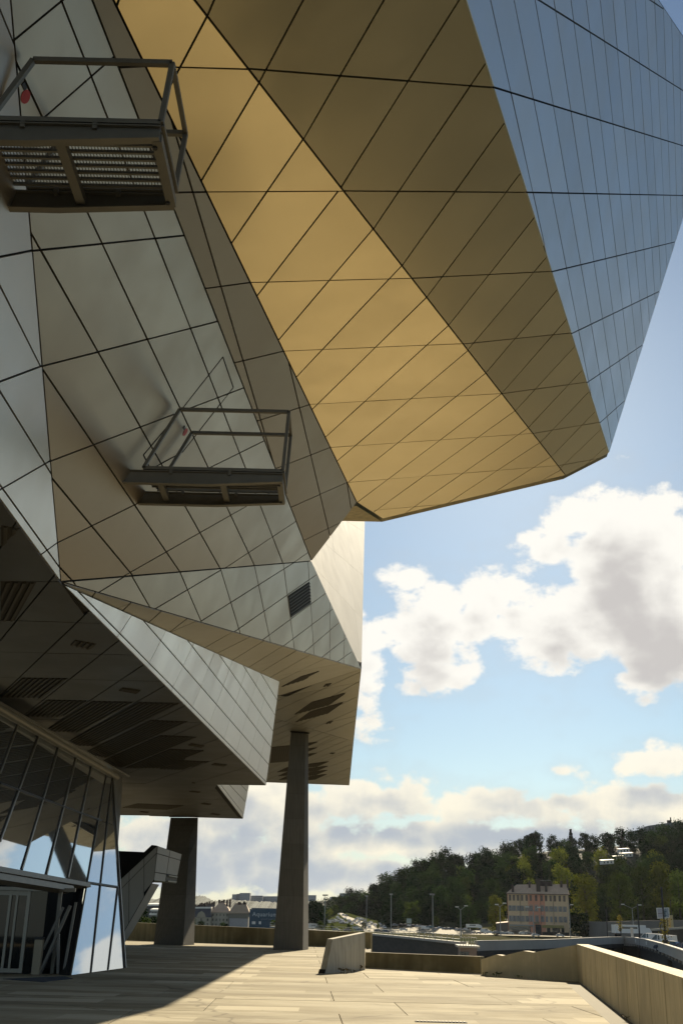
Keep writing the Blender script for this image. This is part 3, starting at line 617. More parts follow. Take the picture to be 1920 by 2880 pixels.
# ------------------------------------------------------------------ columns
def column(label, base, top, zt):
    L0, M0, R0 = (atz(p, 0) for p in base)
    L1, M1, R1 = (atz(p, zt) for p in top)
    t = thing('concrete_column', (M0.x, M0.y, 0), label, 'column', 'columns carrying the museum')
    mb = MB()
    b = [L0, M0, R0, L0 + R0 - M0]; c = [L1, M1, R1, L1 + R1 - M1]
    N = 6
    rings = []
    for k in range(N + 1):
        f = k / N
        rings.append([p + (q - p) * f for p, q in zip(b, c)])
    for k in range(N):
        for i in range(4):
            mb.poly([rings[k][i - 1], rings[k][i], rings[k + 1][i], rings[k + 1][i - 1]])
    mb.poly(rings[-1])
    part(mb, 'shaft', M_COL, t)
    mb = MB()
    cc = sum(c, Vector()) / 4
    mb.prism([cc + (q - cc) * 1.1 + Vector((0, 0, 0.02)) for q in c], (0, 0, 0.25))
    part(mb, 'bearing', M_JOINT, t)
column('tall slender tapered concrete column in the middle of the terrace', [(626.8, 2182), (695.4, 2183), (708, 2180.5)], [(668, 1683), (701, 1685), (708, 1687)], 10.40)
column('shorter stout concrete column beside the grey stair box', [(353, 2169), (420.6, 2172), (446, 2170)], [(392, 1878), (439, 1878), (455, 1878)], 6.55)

# ------------------------------------------------------------------ terrace of cast concrete slabs
def plaza_mat():
    m = mat('terrace concrete', (0.42, 0.37, 0.255), 0.9, vary=0.10, nscale=0.5, ndetail=10, noise_amt=0.22, bump=0.3, bump_scale=9, stretch=(1, 1.4, 1), tint=((0.29, 0.245, 0.155), 0.28), spec=0.12)
    t = NT(m.node_tree); b = m.node_tree.nodes['Principled BSDF']
    tc = t.node('ShaderNodeTexCoord'); gm = t.node('ShaderNodeNewGeometry'); pos = gm.outputs['Position']
    col = b.inputs['Base Color'].links[0].from_socket
    # tyre and water marks running across the terrace, in world space so they cross the joints
    w1 = t.noise(t.scaled(pos, (0.16, 0.62, 1)), 1.0, 8, 0.7, 0.8)
    col = t.mix(t.smooth(w1, 0.43, 0.64, 0.0, 0.80), col, (0.20, 0.165, 0.10))
    w2 = t.noise(t.scaled(pos, (0.3, 1.1, 1)), 1.0, 7, 0.7, 0.5)
    col = t.mix(t.smooth(w2, 0.54, 0.74, 0.0, 0.7), col, (0.54, 0.49, 0.37))
    # rectangular repair patches cast into the slabs
    br = t.node('ShaderNodeTexBrick'); br.offset = 0.37; br.squash = 0.7
    t.link(pos, br.inputs['Vector']); br.inputs['Scale'].default_value = 0.42; br.inputs['Mortar Size'].default_value = 0.0
    br.inputs['Color1'].default_value = (0, 0, 0, 1); br.inputs['Color2'].default_value = (1, 1, 1, 1)
    br.inputs['Brick Width'].default_value = 0.9; br.inputs['Row Height'].default_value = 0.34
    col = t.mix(t.smooth(br.outputs['Color'], 0.80, 0.97, 0.0, 0.75), col, (0.55, 0.49, 0.35))
    col = t.mix(t.smooth(br.outputs['Color'], 0.16, 0.03, 0.0, 0.45), col, (0.22, 0.185, 0.12))
    sp = t.noise(pos, 7.0, 3, 0.6)
    col = t.mix(t.smooth(sp, 0.66, 0.74, 0.0, 0.5), col, (0.13, 0.11, 0.07))
    # cracks
    v = t.node('ShaderNodeTexVoronoi', feature='DISTANCE_TO_EDGE'); v.inputs['Scale'].default_value = 0.16
    wob = t.node('ShaderNodeTexNoise'); wob.inputs['Scale'].default_value = 0.8; t.link(pos, wob.inputs['Vector'])
    va = t.node('ShaderNodeVectorMath', operation='MULTIPLY_ADD'); t.link(wob.outputs['Color'], va.inputs[0]); va.inputs[1].default_value = (1.6, 1.6, 0); t.link(pos, va.inputs[2])
    t.link(va.outputs[0], v.inputs['Vector'])
    col = t.mix(t.smooth(v.outputs['Distance'], 0.0, 0.006, 0.55, 0.0), col, (0.10, 0.08, 0.05))
    t.link(col, b.inputs['Base Color'])
    return m
M_PLAZA = plaza_mat()
M_GAP = mat('slab joint', (0.26, 0.225, 0.15), 0.95, vary=0)
wa, wb = atz((1327, 2252), 0), atz((1457.8, 2352), 0)      # foot of the right parapet
wdir = (wb - wa).normalized()
wn = Vector((wdir.y, -wdir.x, 0))
if wn.x > 0: wn = -wn                                        # towards the terrace
we = wa + wdir * (wa.y + 8) / abs(wdir.y)
g = wn * 0.42
FRONT = [(-32, -8), ((we + g).x, -8), ((wa + g).x, (wa + g).y), (5.64, 34.2), (4.60, 35.8), (1.10, 37.4), (-32, 37.4)]
BACK = [(-32, 37.4), (1.10, 37.4), (1.9, 63), (-32, 71)]
base = MB()
base.prism([(x, y, -0.03) for x, y in [(-34, -8.5), (we.x + 0.2, -8.5), (wa.x + 0.3, wa.y), (5.8, 34.6), (4.8, 39.8), (1.2, 40.2), (2.2, 64), (-34, 73)]], (0, 0, -7.4))
plaza = tag(base.build('plaza', M_GAP), kind='structure')
SLX, SLY, RZ = 3.55, 2.95, radians(1.5)
ca, sa = cos(RZ), sin(RZ)
rs = random.Random(3)
for reg in (FRONT, BACK):
    for i in range(-12, 6):
        for j in range(-4, 26):
            jx = (rs.random() - 0.5) * 0.0
            x0, y0 = i * SLX + (j % 2) * 1.2 + 0.7, j * SLY
            q = [(x0, y0), (x0 + SLX, y0), (x0 + SLX, y0 + SLY), (x0, y0 + SLY)]
            q = [(x * ca - y * sa, x * sa + y * ca) for x, y in q]
            # clip the region (non-convex only at the notch) by the convex slab
            p = reg
            for k in range(4):
                a, b = q[k], q[(k + 1) % 4]
                l = math.hypot(b[0] - a[0], b[1] - a[1])
                na, nb = -(b[1] - a[1]) / l, (b[0] - a[0]) / l
                p = clip(p, na, nb, -(na * a[0] + nb * a[1]))
                if len(p) < 3: break
            if len(p) < 3 or abs(area2(p)) < 0.05: continue
            cy = sum(t[1] for t in p) / len(p)
            if cy < 9: continue
            p2 = inset(p, 0.008)
            if not p2: continue
            mb = MB()
            h = rs.uniform(-0.003, 0.003)
            c = Vector((sum(t[0] for t in p2) / len(p2), cy, 0))
            mb.prism([(x - c.x, y - c.y, h) for x, y in p2], (0, 0, -0.09), back=False)
            o = mb.build('slab', M_PLAZA, plaza, c)
mb = MB()
mb.prism([(-32, -8, -0.002), ((we + g).x, -8, -0.002), ((we + g).x + 0.2, 7.2, -0.002), (-32, 7.2, -0.002)], (0, 0, -0.02))
tag(mb.build('slab', M_PLAZA, plaza))
# drainage channel along the parapet foot
mb = MB()
mb.prism([we + Vector((0, 0, -0.026)), we + g + Vector((0, 0, -0.026)), wa + g + Vector((0, 0, -0.026)), wa + Vector((0, 0, -0.026))], (0, 0, -0.003))
part(mb, 'drain_channel', mat('channel concrete', (0.17, 0.145, 0.09), 0.9, vary=0), plaza)

# ------------------------------------------------------------------ parapets
def parapet(name, pts, tops, thick, side, label, group='low concrete parapets round the terrace', m=None):
    """wall along ground points pts with given top heights, thickness to the given side"""
    c = pts[0]
    t = thing(name, (c.x, c.y, 0), label, 'parapet', group)
    mb = MB()
    off = []
    for i in range(len(pts)):
        d = (pts[min(i + 1, len(pts) - 1)] - pts[max(i - 1, 0)]).normalized()
        off.append(Vector((d.y, -d.x, 0)) * thick * side)
    for i in range(len(pts) - 1):
        a, b = pts[i], pts[i + 1]
        A, B = a + Vector((0, 0, tops[i])), b + Vector((0, 0, tops[i + 1]))
        dn = Vector((0, 0, -0.4))
        mb.poly([a + dn, b + dn, B, A])
        mb.poly([a + off[i] + dn, A + off[i], B + off[i + 1], b + off[i + 1] + dn])
        mb.poly([A, B, B + off[i + 1], A + off[i]])
    for i in (0, -1):
        a = pts[i]; A = a + Vector((0, 0, tops[i])); dn = Vector((0, 0, -0.4))
        mb.poly([a + dn, A, A + off[i], a + off[i] + dn])
    part(mb, 'wall', m or M_CONC, t)
    return t
M_SHADED = mat('shade darkened stained wall', (0.27, 0.225, 0.12), 0.9, vary=0, nscale=0.7, noise_amt=0.3, bump=0.25, bump_scale=14, streak=((4, 4, 0.25), 0.6), tint=((0.13, 0.105, 0.05), 0.5))  # concrete copy darkened to put shade into the colour, plus stain mottling
def seg_pts(a, b, n): return [a + (b - a) * (k / n) for k in range(n + 1)]
p = seg_pts(wa, we, 8)
# vertical casting joints: the wall is poured in lengths
parapet('parapet_wall', p, [0.975] * 9, 0.34, -1 if wn.x < 0 else 1, 'long sunlit concrete parapet running along the right edge of the terrace')
mb = MB()
tr_ = bpy.data.objects['parapet_wall']
for k in range(1, 26):
    q = wa + (we - wa) * (k / 26)
    mb.box(q + wn * 0.001 + Vector((0, 0, 0.47)), (0.006, 0.012, 0.98), rz=atan2(wdir.y, wdir.x) + pi / 2)
part(mb, 'casting_joint', mat('wall joint', (0.36, 0.30, 0.18), 0.9, vary=0), tr_)
# sloping stepped length
prof = [((1105, 2240), (1105, 2204), 35.7), ((1141, 2243), (1141, 2192.5), None), ((1155, 2244), (1156, 2195.5), None), ((1203, 2248), (1203, 2184), None), ((1226, 2249), (1227, 2187.5), None), ((1327, 2252), (1320, 2170), None)]
pb = [Vector((4.58, 35.75, 0)), wa]
pts, tops = [], []
for k, (b, tp, _) in enumerate(prof):
    f = (b[0] - 1105) / (1327 - 1105)
    d = ray(b); d2 = Vector((d.x, d.y, 0)).normalized()
    # meet the straight ground line of the wall
    A, Bv = pb[0], pb[1] - pb[0]
    den = d2.x * Bv.y - d2.y * Bv.x
    s = (A.x * Bv.y - A.y * Bv.x) / den
    q = Vector((d2.x * s, d2.y * s, 0))
    pts.append(q); tops.append(aty(tp, q.y).z)
parapet('parapet_wall', pts, tops, 0.32, -1, 'sloping stepped concrete parapet rising to the right corner')
c0, c1 = Vector((1.16, 39.77, 0)), Vector((4.75, 37.3, 0))
parapet('parapet_wall', [c0, c1], [aty((839, 2187), c0.y).z, aty((1100, 2197), c1.y).z], 0.3, -1, 'low shaded concrete parapet between the wedge block and the sloping wall', m=M_SHADED)
b0, b1 = Vector((-20, 71.0, 0)), Vector((2.1, 62.6, 0))
bp = seg_pts(b0, b1, 6)
parapet('parapet_wall', bp, [aty((px((q.x, q.y, 0.9))[0] / PXS, 2120.5 + (px((q.x, q.y, 0.9))[0] / PXS - 345) * 0.0432), q.y).z for q in bp], 0.3, -1, 'long dark concrete parapet behind the two columns', m=M_SHADED)
# end wall joining the block and the far parapet along the void
# wedge shaped block
bl = thing('wedge_block', (0.4, 35, 0), 'pale concrete wedge block with a slanted left end', 'concrete block')
F0, F1_ = atz((746, 2236), 0), atz((838, 2228), 0)
F2 = aty((838, 2142), F1_.y)
F3_ = aty((764, 2157), F0.y + (F1_.y - F0.y) * 0.24)
back = (atz((733, 2235), 0) - F0) * 1.0
mb = MB()
mb.prism([F0 + Vector((0, 0, -0.05)), F1_ + Vector((0, 0, -0.05)), F2, F3_], back)
part(mb, 'body', mat('pale cast concrete', (0.42, 0.385, 0.30), 0.85, vary=0, nscale=1.2, noise_amt=0.14, bump=0.2, bump_scale=14, streak=((10, 10, 0.4), 0.75)), bl)
mb = MB()
mb.prism([F0 + Vector((-0.012, -0.012, 0.0)), F0 + Vector((0.02, -0.012, 0.11)), F0 + back + Vector((0.02, 0, 0.11)), F0 + back + Vector((-0.012, 0, 0))], Vector((-0.02, -0.006, 0)))
part(mb, 'foot_recess', M_JOINT, bl)
# drain grate at the front of the terrace
gp = atz((1012, 2347), 0.006); gt = thing('drain_grate', tuple(gp), 'narrow metal drain grate in the terrace at the bottom edge', 'drain')
mb = MB(); mb.box((gp.x, gp.y, 0.004), (0.85, 0.16, 0.008)); part(mb, 'frame', M_JOINT, gt)
for k in range(14):
    mb = MB(); mb.box((gp.x - 0.38 + k * 0.0585, gp.y, 0.012), (0.025, 0.12, 0.010)); part(mb, 'bar', M_VENT, gt)
# weeds along the wall feet
def tuft(name, loc, h, n, m, label):
    mb = MB(); r = random.Random(int(loc[0] * 1000) + n)
    for k in range(n):
        a = r.uniform(0, 2 * pi); d = Vector((cos(a), sin(a), 0)); b = Vector((r.uniform(-.12, .12), r.uniform(-.05, .05), 0))
        hh = h * r.uniform(0.5, 1.1); w = 0.008
        s = Vector((-d.y, d.x, 0)) * w
        mb.poly([b - s, b + s, b + d * hh * 0.35 + Vector((0, 0, hh))])
        mb.poly([b + d * hh * 0.2 + Vector((0, 0, hh * 0.5)), b + d * hh * 0.5 + s * 5 + Vector((0, 0, hh * 0.55)), b + d * hh * 0.6 + Vector((0, 0, hh * 0.8)), b + d * hh * 0.3 - s * 4 + Vector((0, 0, hh * 0.75))])
    o = mb.build(name, m, None, loc)
    return tag(o, label, 'weed', 'weeds along the wall feet')
M_WEED = mat('weed green', (0.10, 0.115, 0.025), 0.8, vary=0.2)
M_WEEDD = mat('dry weed', (0.10, 0.075, 0.03), 0.9, vary=0.2)
for (u_, v_, h, lab) in ((806, 2233, 0.16, 'dry weed at the foot of the wedge block'), (790, 2236, 0.3, 'tall dry stalks against the wedge block'), (824, 2229, 0.28, 'thin stalks at the right end of the wedge block'), (1118, 2240, 0.16, 'green weed where the low parapets meet'), (1141, 2243, 0.22, 'bushy weed at the foot of the sloping parapet'), (1192, 2246, 0.14, 'yellowish weed in the middle of the sloping parapet'), (1450, 2343, 0.14, 'brown weed in the channel at the bottom right')):
    q = atz((u_, v_), 0.0)
    tuft('weed', (q.x, q.y, 0.0), h * 0.7, 11, M_WEED if 'green' in lab or 'bushy' in lab or 'yellow' in lab else M_WEEDD, lab)

# ------------------------------------------------------------------ glass hall under the soffit
hall = thing('glass_hall', (-7, 33, 0), 'leaning mirror glass entrance hall under the dark soffit', 'glass hall')
T1, T2, G1 = atz((0, 1634), 6.22), atz((257, 1780), 6.22), atz((162, 2241), 0)
gn = (T2 - T1).cross(G1 - T1).normalized()
if gn.dot(EYE - T1) < 0: gn = -gn
gu = Vector((-gn.y, gn.x, 0)).normalized()
if gu.y < 0: gu = -gu
gv = gn.cross(gu)
if gv.z < 0: gv = -gv
def g2(p):
    q = on_plane(p, T1, gn) - T1
    return (q.dot(gu), q.dot(gv))
def g3(q, lift=0.0): return T1 + gu * q[0] + gv * q[1] + gn * lift
G2v = atz((287, 2224), 0.0)
M6a, M6b = g3(g2((244.4, 1777.7))), g3(g2((162, 2239)))
hn = (M6a - M6b).cross(G2v - M6b).normalized()
if hn.dot(EYE - M6b) < 0: hn = -hn
hu = (M6a - M6b).normalized(); hv = hn.cross(hu)
def r2(p):
    q = on_plane(p, M6b, hn) - M6b
    return (q.dot(hu), q.dot(hv))
def r3(q, lift=0.0): return M6b + hu * q[0] + hv * q[1] + hn * lift
mull = [((43.7, 1656.7), (0, 1775)), ((90, 1687), (0, 1947 - 15)), ((134, 1718), (50, 1997)), ((175, 1740), (106.5, 2008.5)), ((210.6, 1757), (156, 2015.7)), ((244.4, 1777.7), (162, 2239)), ((256.7, 1795), (208.5, 2234.5)), ((271, 2037.6), (248, 2227))]
trans = [((0, 1799.6), (253.8, 1893)), ((200, 2027), (271, 2037.6))]
left_poly = [g2(p) for p in ((-70, 1592), (0, 1632), (244.4, 1777.7), (199, 2030), (0, 1995), (-70, 1983))]
right_poly = [r2(p) for p in ((244.4, 1777.7), (258, 1784), (265, 1915), (274, 2040), (287, 2224), (162, 2241))]
def split(polys, a, b, minarea=0.02):
    l = math.hypot(b[0] - a[0], b[1] - a[1])
    na, nb = -(b[1] - a[1]) / l, (b[0] - a[0]) / l
    c = -(na * a[0] + nb * a[1])
    out = []
    for p in polys:
        A, B = clip(p, na, nb, c), clip(p, -na, -nb, -c)
        if len(A) < 3 or len(B) < 3 or abs(area2(A)) < minarea or abs(area2(B)) < minarea: out.append(p)
        else: out += [A, B]
    return out
LP, RP = [left_poly], [right_poly]
for k in (0, 1, 2, 3, 4): LP = split(LP, g2(mull[k][0]), g2(mull[k][1]))
LP = split(LP, g2(trans[0][0]), g2(trans[0][1]))
for k in (6, 7): RP = split(RP, r2(mull[k][0]), r2(mull[k][1]))
RP = split(RP, r2(trans[1][0]), r2(trans[1][1])); RP = split(RP, r2((240, 1888)), r2((262, 1896)))
for p, to3, nn_ in [(p, g3, gn) for p in LP] + [(p, r3, hn) for p in RP]:
    q = inset(p, 0.012)
    if not q: continue
    mb = MB()
    ax, ay = random.uniform(-1, 1) * 0.0035, random.uniform(-1, 1) * 0.0035
    cx = sum(t[0] for t in q) / len(q); cy = sum(t[1] for t in q) / len(q)
    mb.prism([to3(t, (t[0] - cx) * ax + (t[1] - cy) * ay) for t in q], -nn_ * 0.03)
    part(mb, 'glass_pane', M_MIRROR, hall)
for k, (a, b) in enumerate(mull):
    mb = MB()
    A, B = (g3(g2(a), 0.012), g3(g2(b), 0.012)) if k < 6 else (r3(r2(a), 0.012), r3(r2(b), 0.012))
    mb.bar(A, B, 0.055 if k < 5 else 0.03, 0.04, up=gn if k < 6 else hn)
    part(mb, 'mullion', M_ALU if k < 5 else M_GANTRY, hall)
for a, b, f2, f3 in ((*trans[0], g2, g3), (*trans[1], r2, r3)):
    mb = MB(); mb.bar(f3(f2(a), 0.012), f3(f2(b), 0.012), 0.05, 0.05, up=gn)
    part(mb, 'transom', M_DARK, hall)
mb = MB()
A, B = g3(g2((-70, 1594)), 0.1), g3(g2((262, 1786)), 0.1)
mb.cyl(A, B, 0.13, n=12)
part(mb, 'head_beam', M_GANTRY, hall)
mb = MB(); mb.bar(g3(g2((-70, 1591)), 0.05) + Vector((0, 0, 0.05)), B + Vector((0.25, 0.3, 0.06)), 0.34, 0.05)
part(mb, 'head_plate', M_ALU, hall)
mb = MB(); mb.bar(r3(r2((258, 1784)), 0.02), r3(r2((287, 2224)), 0.02), 0.05, 0.06, up=hn)
part(mb, 'corner_post', M_ALU, hall)
# side return behind the glass edge
mb = MB()
E0 = r3(r2((259, 1784)), -0.05); E1 = r3(r2((270, 2000)), -0.05)
mb.prism([E0, atz((282, 1786), 6.58), aty((277, 1872), 46.5), E1], (-0.3, 0, 0))
part(mb, 'return_wall', STEEL['steel_dark'], hall)
# opening: lintel, jamb, recessed doors, dark interior
mb = MB()
a, b = g2((-60, 1984)), g2((199, 2030))
mb.prism([g3(a, 0.12), g3(b, 0.12), g3((b[0], b[1] - 0.12), 0.12), g3((a[0], a[1] - 0.12), 0.12)], -gn * 0.4)
part(mb, 'lintel', M_GANTRY, hall)
mb = MB()
mb.prism([g3((a[0], a[1] - 0.125), 0.08), g3((b[0] - 1.9, b[1] - 0.125), 0.08), g3((b[0] - 1.9, b[1] - 0.27), 0.08), g3((a[0], a[1] - 0.27), 0.08)], -gn * 0.3)
part(mb, 'lintel_trim', M_GANTRY, hall)
mb = MB()
J0, J1 = g3(g2((197, 2032)), -0.02), g3(g2((162, 2241)), -0.02)
mb.prism([J0, J1, J1 + Vector((-0.25, 0.3, 0)), J0 + Vector((-0.25, 0.3, 0))], (-0.1, -0.03, 0))
part(mb, 'jamb', M_DARK, hall)
DY = 30.9
mb = MB()
for bx in ([(-14, 31.2, 0), (-6.95, 31.2, 0), (-6.95, 31.2, 3.0), (-14, 31.2, 3.0)],):
    pass
# interior shell
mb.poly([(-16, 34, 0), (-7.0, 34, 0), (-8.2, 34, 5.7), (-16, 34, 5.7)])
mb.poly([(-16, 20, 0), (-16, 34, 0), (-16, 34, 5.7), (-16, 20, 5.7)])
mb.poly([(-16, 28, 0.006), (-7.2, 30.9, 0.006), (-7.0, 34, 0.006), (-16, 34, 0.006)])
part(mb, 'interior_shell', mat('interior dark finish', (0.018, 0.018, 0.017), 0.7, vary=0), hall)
def dpt(p): return aty(p, DY)
def dp0(p):
    q = dpt(p); return q
door_x = [(-30, 2240), (0, 2240), (17, 2237), (48, 2237), (90, 2238)]
def vpost(u_, v0, v1, w, name, m, root=hall, y=DY, d=0.06):
    a = aty((u_, v0), y); b = aty((u_, v1), y)
    mb = MB()
    xx = b.x
    mb.box((xx, y, (max(0.0, b.z) + a.z) / 2), (w, d, a.z - max(0.0, b.z)))
    return part(mb, name, m, root)
dr = thing('sliding_door', (aty((10, 2238), DY).x, DY, 0), 'tall metal framed glass sliding door at the bottom left', 'door')
top_z = aty((40, 2046), DY).z
x0, x1, x2, x3 = (aty((u_, 2238), DY).x for u_ in (-40, 4, 20, 47))
xe = aty((94, 2240), DY).x
for xx, w in ((x1, 0.07), (x2, 0.06), (x3, 0.09)):
    mb = MB(); mb.box((xx, DY, top_z / 2), (w, 0.07, top_z)); part(mb, 'door_frame', M_ALU, dr)
mb = MB(); mb.box(((x0 + x3) / 2, DY, top_z - 0.06), (x3 - x0, 0.06, 0.11)); part(mb, 'door_head', M_ALU, dr)
mb = MB(); mb.box(((x0 + x3) / 2, DY, 0.06), (x3 - x0, 0.05, 0.1)); part(mb, 'door_foot', M_ALU, dr)
M_DOORGL = glass_mat('clear dark glass', (0.012, 0.013, 0.013), 0.03, spec=0.45)
for a, b in ((x0, x1), (x1, x2), (x2, x3)):
    mb = MB(); mb.box(((a + b) / 2, DY + 0.02, top_z / 2 + 0.02), (b - a - 0.06, 0.016, top_z - 0.24)); part(mb, 'door_pane', M_DOORGL, dr)
mb = MB(); mb.box(((x3 + xe) / 2, DY + 0.01, top_z / 2), (xe - x3 - 0.1, 0.016, top_z)); part(mb, 'side_pane', M_DOORGL, hall)
mb = MB(); mb.box(((x0 + xe) / 2 + 0.35, DY - 0.06, top_z + 0.05), (xe - x0 + 0.7, 0.12, 0.09)); part(mb, 'door_rail', M_ALU, hall)
mb = MB(); mb.box(((x3 + xe) / 2 + 0.55, DY + 0.05, top_z / 2), (0.09, 0.09, top_z)); part(mb, 'door_post', M_GANTRY, hall)
for (a, b, w, nm) in (((162, 2080), (92, 2237), 0.16, 'stair_stringer'), ((146, 2084), (100, 2180), 0.08, 'handrail'), ((135, 2145), (134, 2236), 0.09, 'newel_post'), ((175, 2072), (146, 2238), 0.07, 'frame_post')):
    mb = MB(); mb.bar(aty(a, DY - 0.25), aty(b, DY - 0.25), w, 0.06); part(mb, nm, mat('grey painted steel', (0.16, 0.155, 0.14), 0.55, vary=0), hall)
bl_ = atz((85, 2240), 0.0)
bt = thing('waste_bin', (aty((83, 2236), DY - 0.35).x, DY - 0.35, 0), 'slim pale post bin standing by the glass doors', 'bin')
mb = MB(); mb.box((bt.location.x, bt.location.y, 0.42), (0.2, 0.2, 0.84)); part(mb, 'body', mat('pale bin', (0.32, 0.28, 0.2), 0.6, vary=0), bt)
mb = MB(); mb.box((bt.location.x, bt.location.y, 0.88), (0.2, 0.2, 0.05)); part(mb, 'lid', M_DARK, bt)
mb = MB()
q = [atz(p, 0.012) for p in ((8, 2248), (98, 2255), (168, 2247), (150, 2242))]
mb.prism(q, (0, 0, -0.01))
tag(mb.build('door_mat', mat('blue grey mat', (0.035, 0.045, 0.06), 0.9, vary=0)), 'dark blue grey entrance mat in front of the doors', 'mat')

# ------------------------------------------------------------------ grey stair box beside the short column
st = thing('stair_box', (-8, 51, 0), 'grey panelled outdoor stair box with a raised landing', 'stair')
M_STAIR = mat('grey composite panel', (0.34, 0.325, 0.29), 0.6, vary=0.04, noise_amt=0.06)
Y0 = 50.0
A = aty((360, 1942.5), Y0)
side = [aty((361.5, 1942.3), Y0), aty((274.5, 2022), Y0), aty((230, 2064), Y0), Vector((-12.6, Y0, 0.0)), Vector((-9.4, Y0, 0.0)), aty((283, 2143), Y0), aty((348.8, 2028.7), Y0), aty((353.5, 2023), Y0)]
# split along the panel seams: long seam parallel to the top edge, upright seams
def xz(p): return (p.x, p.z)
sp = [[xz(p) for p in side]]
sp = split(sp, xz(aty((358, 1961.5), Y0)), xz(aty((276, 2044), Y0)))
for (a, b) in (((331, 1976), (331, 2050)), ((297, 2005), (296, 2120)), ((270, 2030), (270, 2150))):
    sp = split(sp, xz(aty(a, Y0)), xz(aty(b, Y0)))
for p in sp:
    q = inset(p, 0.012)
    if not q: continue
    mb = MB(); mb.prism([(x, Y0, z) for x, z in q], (0, 0.05, 0)); part(mb, 'side_panel', M_STAIR, st)
mb = MB(); mb.prism([(p.x, Y0 + 0.03, p.z) for p in side], (0, 0.12, 0)); part(mb, 'side_core', M_JOINT, st)
L0, L1, L2, L3 = aty((362.7, 1942.6), 50.0), aty((418, 1961.6), 55.5), aty((405, 2028), 55.5), aty((354, 2022.8), 50.0)
eu = (L1 - L0); ev = (L3 - L0); en = eu.cross(ev).normalized()
if en.dot(EYE - L0) < 0: en = -en
lerp = lambda a, b, f: a + (b - a) * f
def endp(f, h): return lerp(lerp(L0, L1, f), lerp(L3, L2, f), h)
for i, (f0, f1) in enumerate(((0, .49), (.49, 1))):
    for j, (h0, h1) in enumerate(((0, .22), (.22, .76), (.76, 1))):
        if i == 1 and j == 2: continue
        e = 0.012
        mb = MB(); mb.prism([endp(f0 + e, h0 + e), endp(f1 - e, h0 + e), endp(f1 - e, h1 - e), endp(f0 + e, h1 - e)], -en * 0.06)
        part(mb, 'end_panel', M_STAIR, st)
mb = MB(); mb.prism([endp(0, 0) - en * 0.04, endp(1, 0) - en * 0.04, endp(1, 1) - en * 0.04, endp(0, 1) - en * 0.04], -en * 0.12); part(mb, 'end_core', M_JOINT, st)
vb = part((lambda m_: (m_.prism([endp(.5, .77), endp(1, .77), endp(1, 1.02), endp(.5, 1.02)], -en * 0.03), m_)[1])(MB()), 'louvre_box', M_DARK, st)
for h in (.80, .97):
    mb = MB(); mb.bar(endp(.53, h) + en * 0.05, endp(.93, h) + en * 0.05, 0.07, 0.05); part(mb, 'louvre_bar', M_ALU, vb)
mb = MB(); mb.prism([L3, L2, L2 + Vector((-1.9, 0.6, 0)), L3 + Vector((-0.1, 2.2, 0))], (0, 0, 0.08)); part(mb, 'landing_floor', mat('olive underside', (0.16, 0.16, 0.09), 0.8, vary=0), st)  # underside in a darker olive than the side panels
mb = MB()
far = [aty((262, 1954), 52.3), aty((331.3, 1957), 52.3), aty((348.8, 1940.7), 52.3), aty((360, 1942), 52.0), aty((300, 2060), 52.3), aty((250, 2100), 52.3)]
mb.prism(far, (0, 0.1, 0)); part(mb, 'inner_wall', M_JOINT, st)  # wall in shadow, the shade put in as black
mb = MB()
mb.prism([Vector((p.x, Y0 + 0.1, p.z)) for p in (side[3] + Vector((0, 0, 0.02)), side[4] + Vector((0, 0, 0.02)), side[5], side[6])], (0, 2.1, 0)); part(mb, 'flight', M_STAIR, st)

# ------------------------------------------------------------------ lower ground, hill, roads
GZ = -7.2
M_GROUND = mat('dry earth and grass', (0.09, 0.085, 0.05), 0.95, vary=0, nscale=0.02, noise_amt=0.3, tint=((0.05, 0.06, 0.028), 0.011), spec=0.0)
S_ = 7600
LOWZ, BANK = -17.0, 330.0
mb = MB(); N = 16
for i in range(N):
    x0, x1 = -S_ + 2 * S_ * i / N, -S_ + 2 * S_ * (i + 1) / N
    mb.poly([(x0, BANK, LOWZ), (x1, BANK, LOWZ), (x1, BANK, GZ), (x0, BANK, GZ)])
    for j in range(N):
        y0, y1 = BANK + (S_ - BANK) * j / N, BANK + (S_ - BANK) * (j + 1) / N
        mb.poly([(x0, y0, GZ), (x1, y0, GZ), (x1, y1, GZ), (x0, y1, GZ)])
tag(mb.build('ground', M_GROUND), kind='structure')
mb = MB()
for i in range(N):
    x0, x1 = -S_ + 2 * S_ * i / N, -S_ + 2 * S_ * (i + 1) / N
    mb.poly([(x0, -300, LOWZ), (x1, -300, LOWZ), (x1, BANK, LOWZ), (x0, BANK, LOWZ)])
tag(mb.build('river_bank', mat('dark river bank', (0.035, 0.036, 0.03), 0.9, vary=0, nscale=0.02, noise_amt=0.3, spec=0.05)), kind='structure')
mb = MB()
mb.prism([(1.5, 42, -5.0), (22, 41, -5.0), (26, 126, -5.0), (2.6, 126, -5.0)], (0, 0, -11.8))  # unseen pale ground added to bounce sun onto the gold underside
tag(mb.build('bounce_ground', mat('added pale bounce ground', (0.42, 0.355, 0.225), 0.95, vary=0, nscale=0.5, noise_amt=0.2, spec=0.05)), kind='structure')

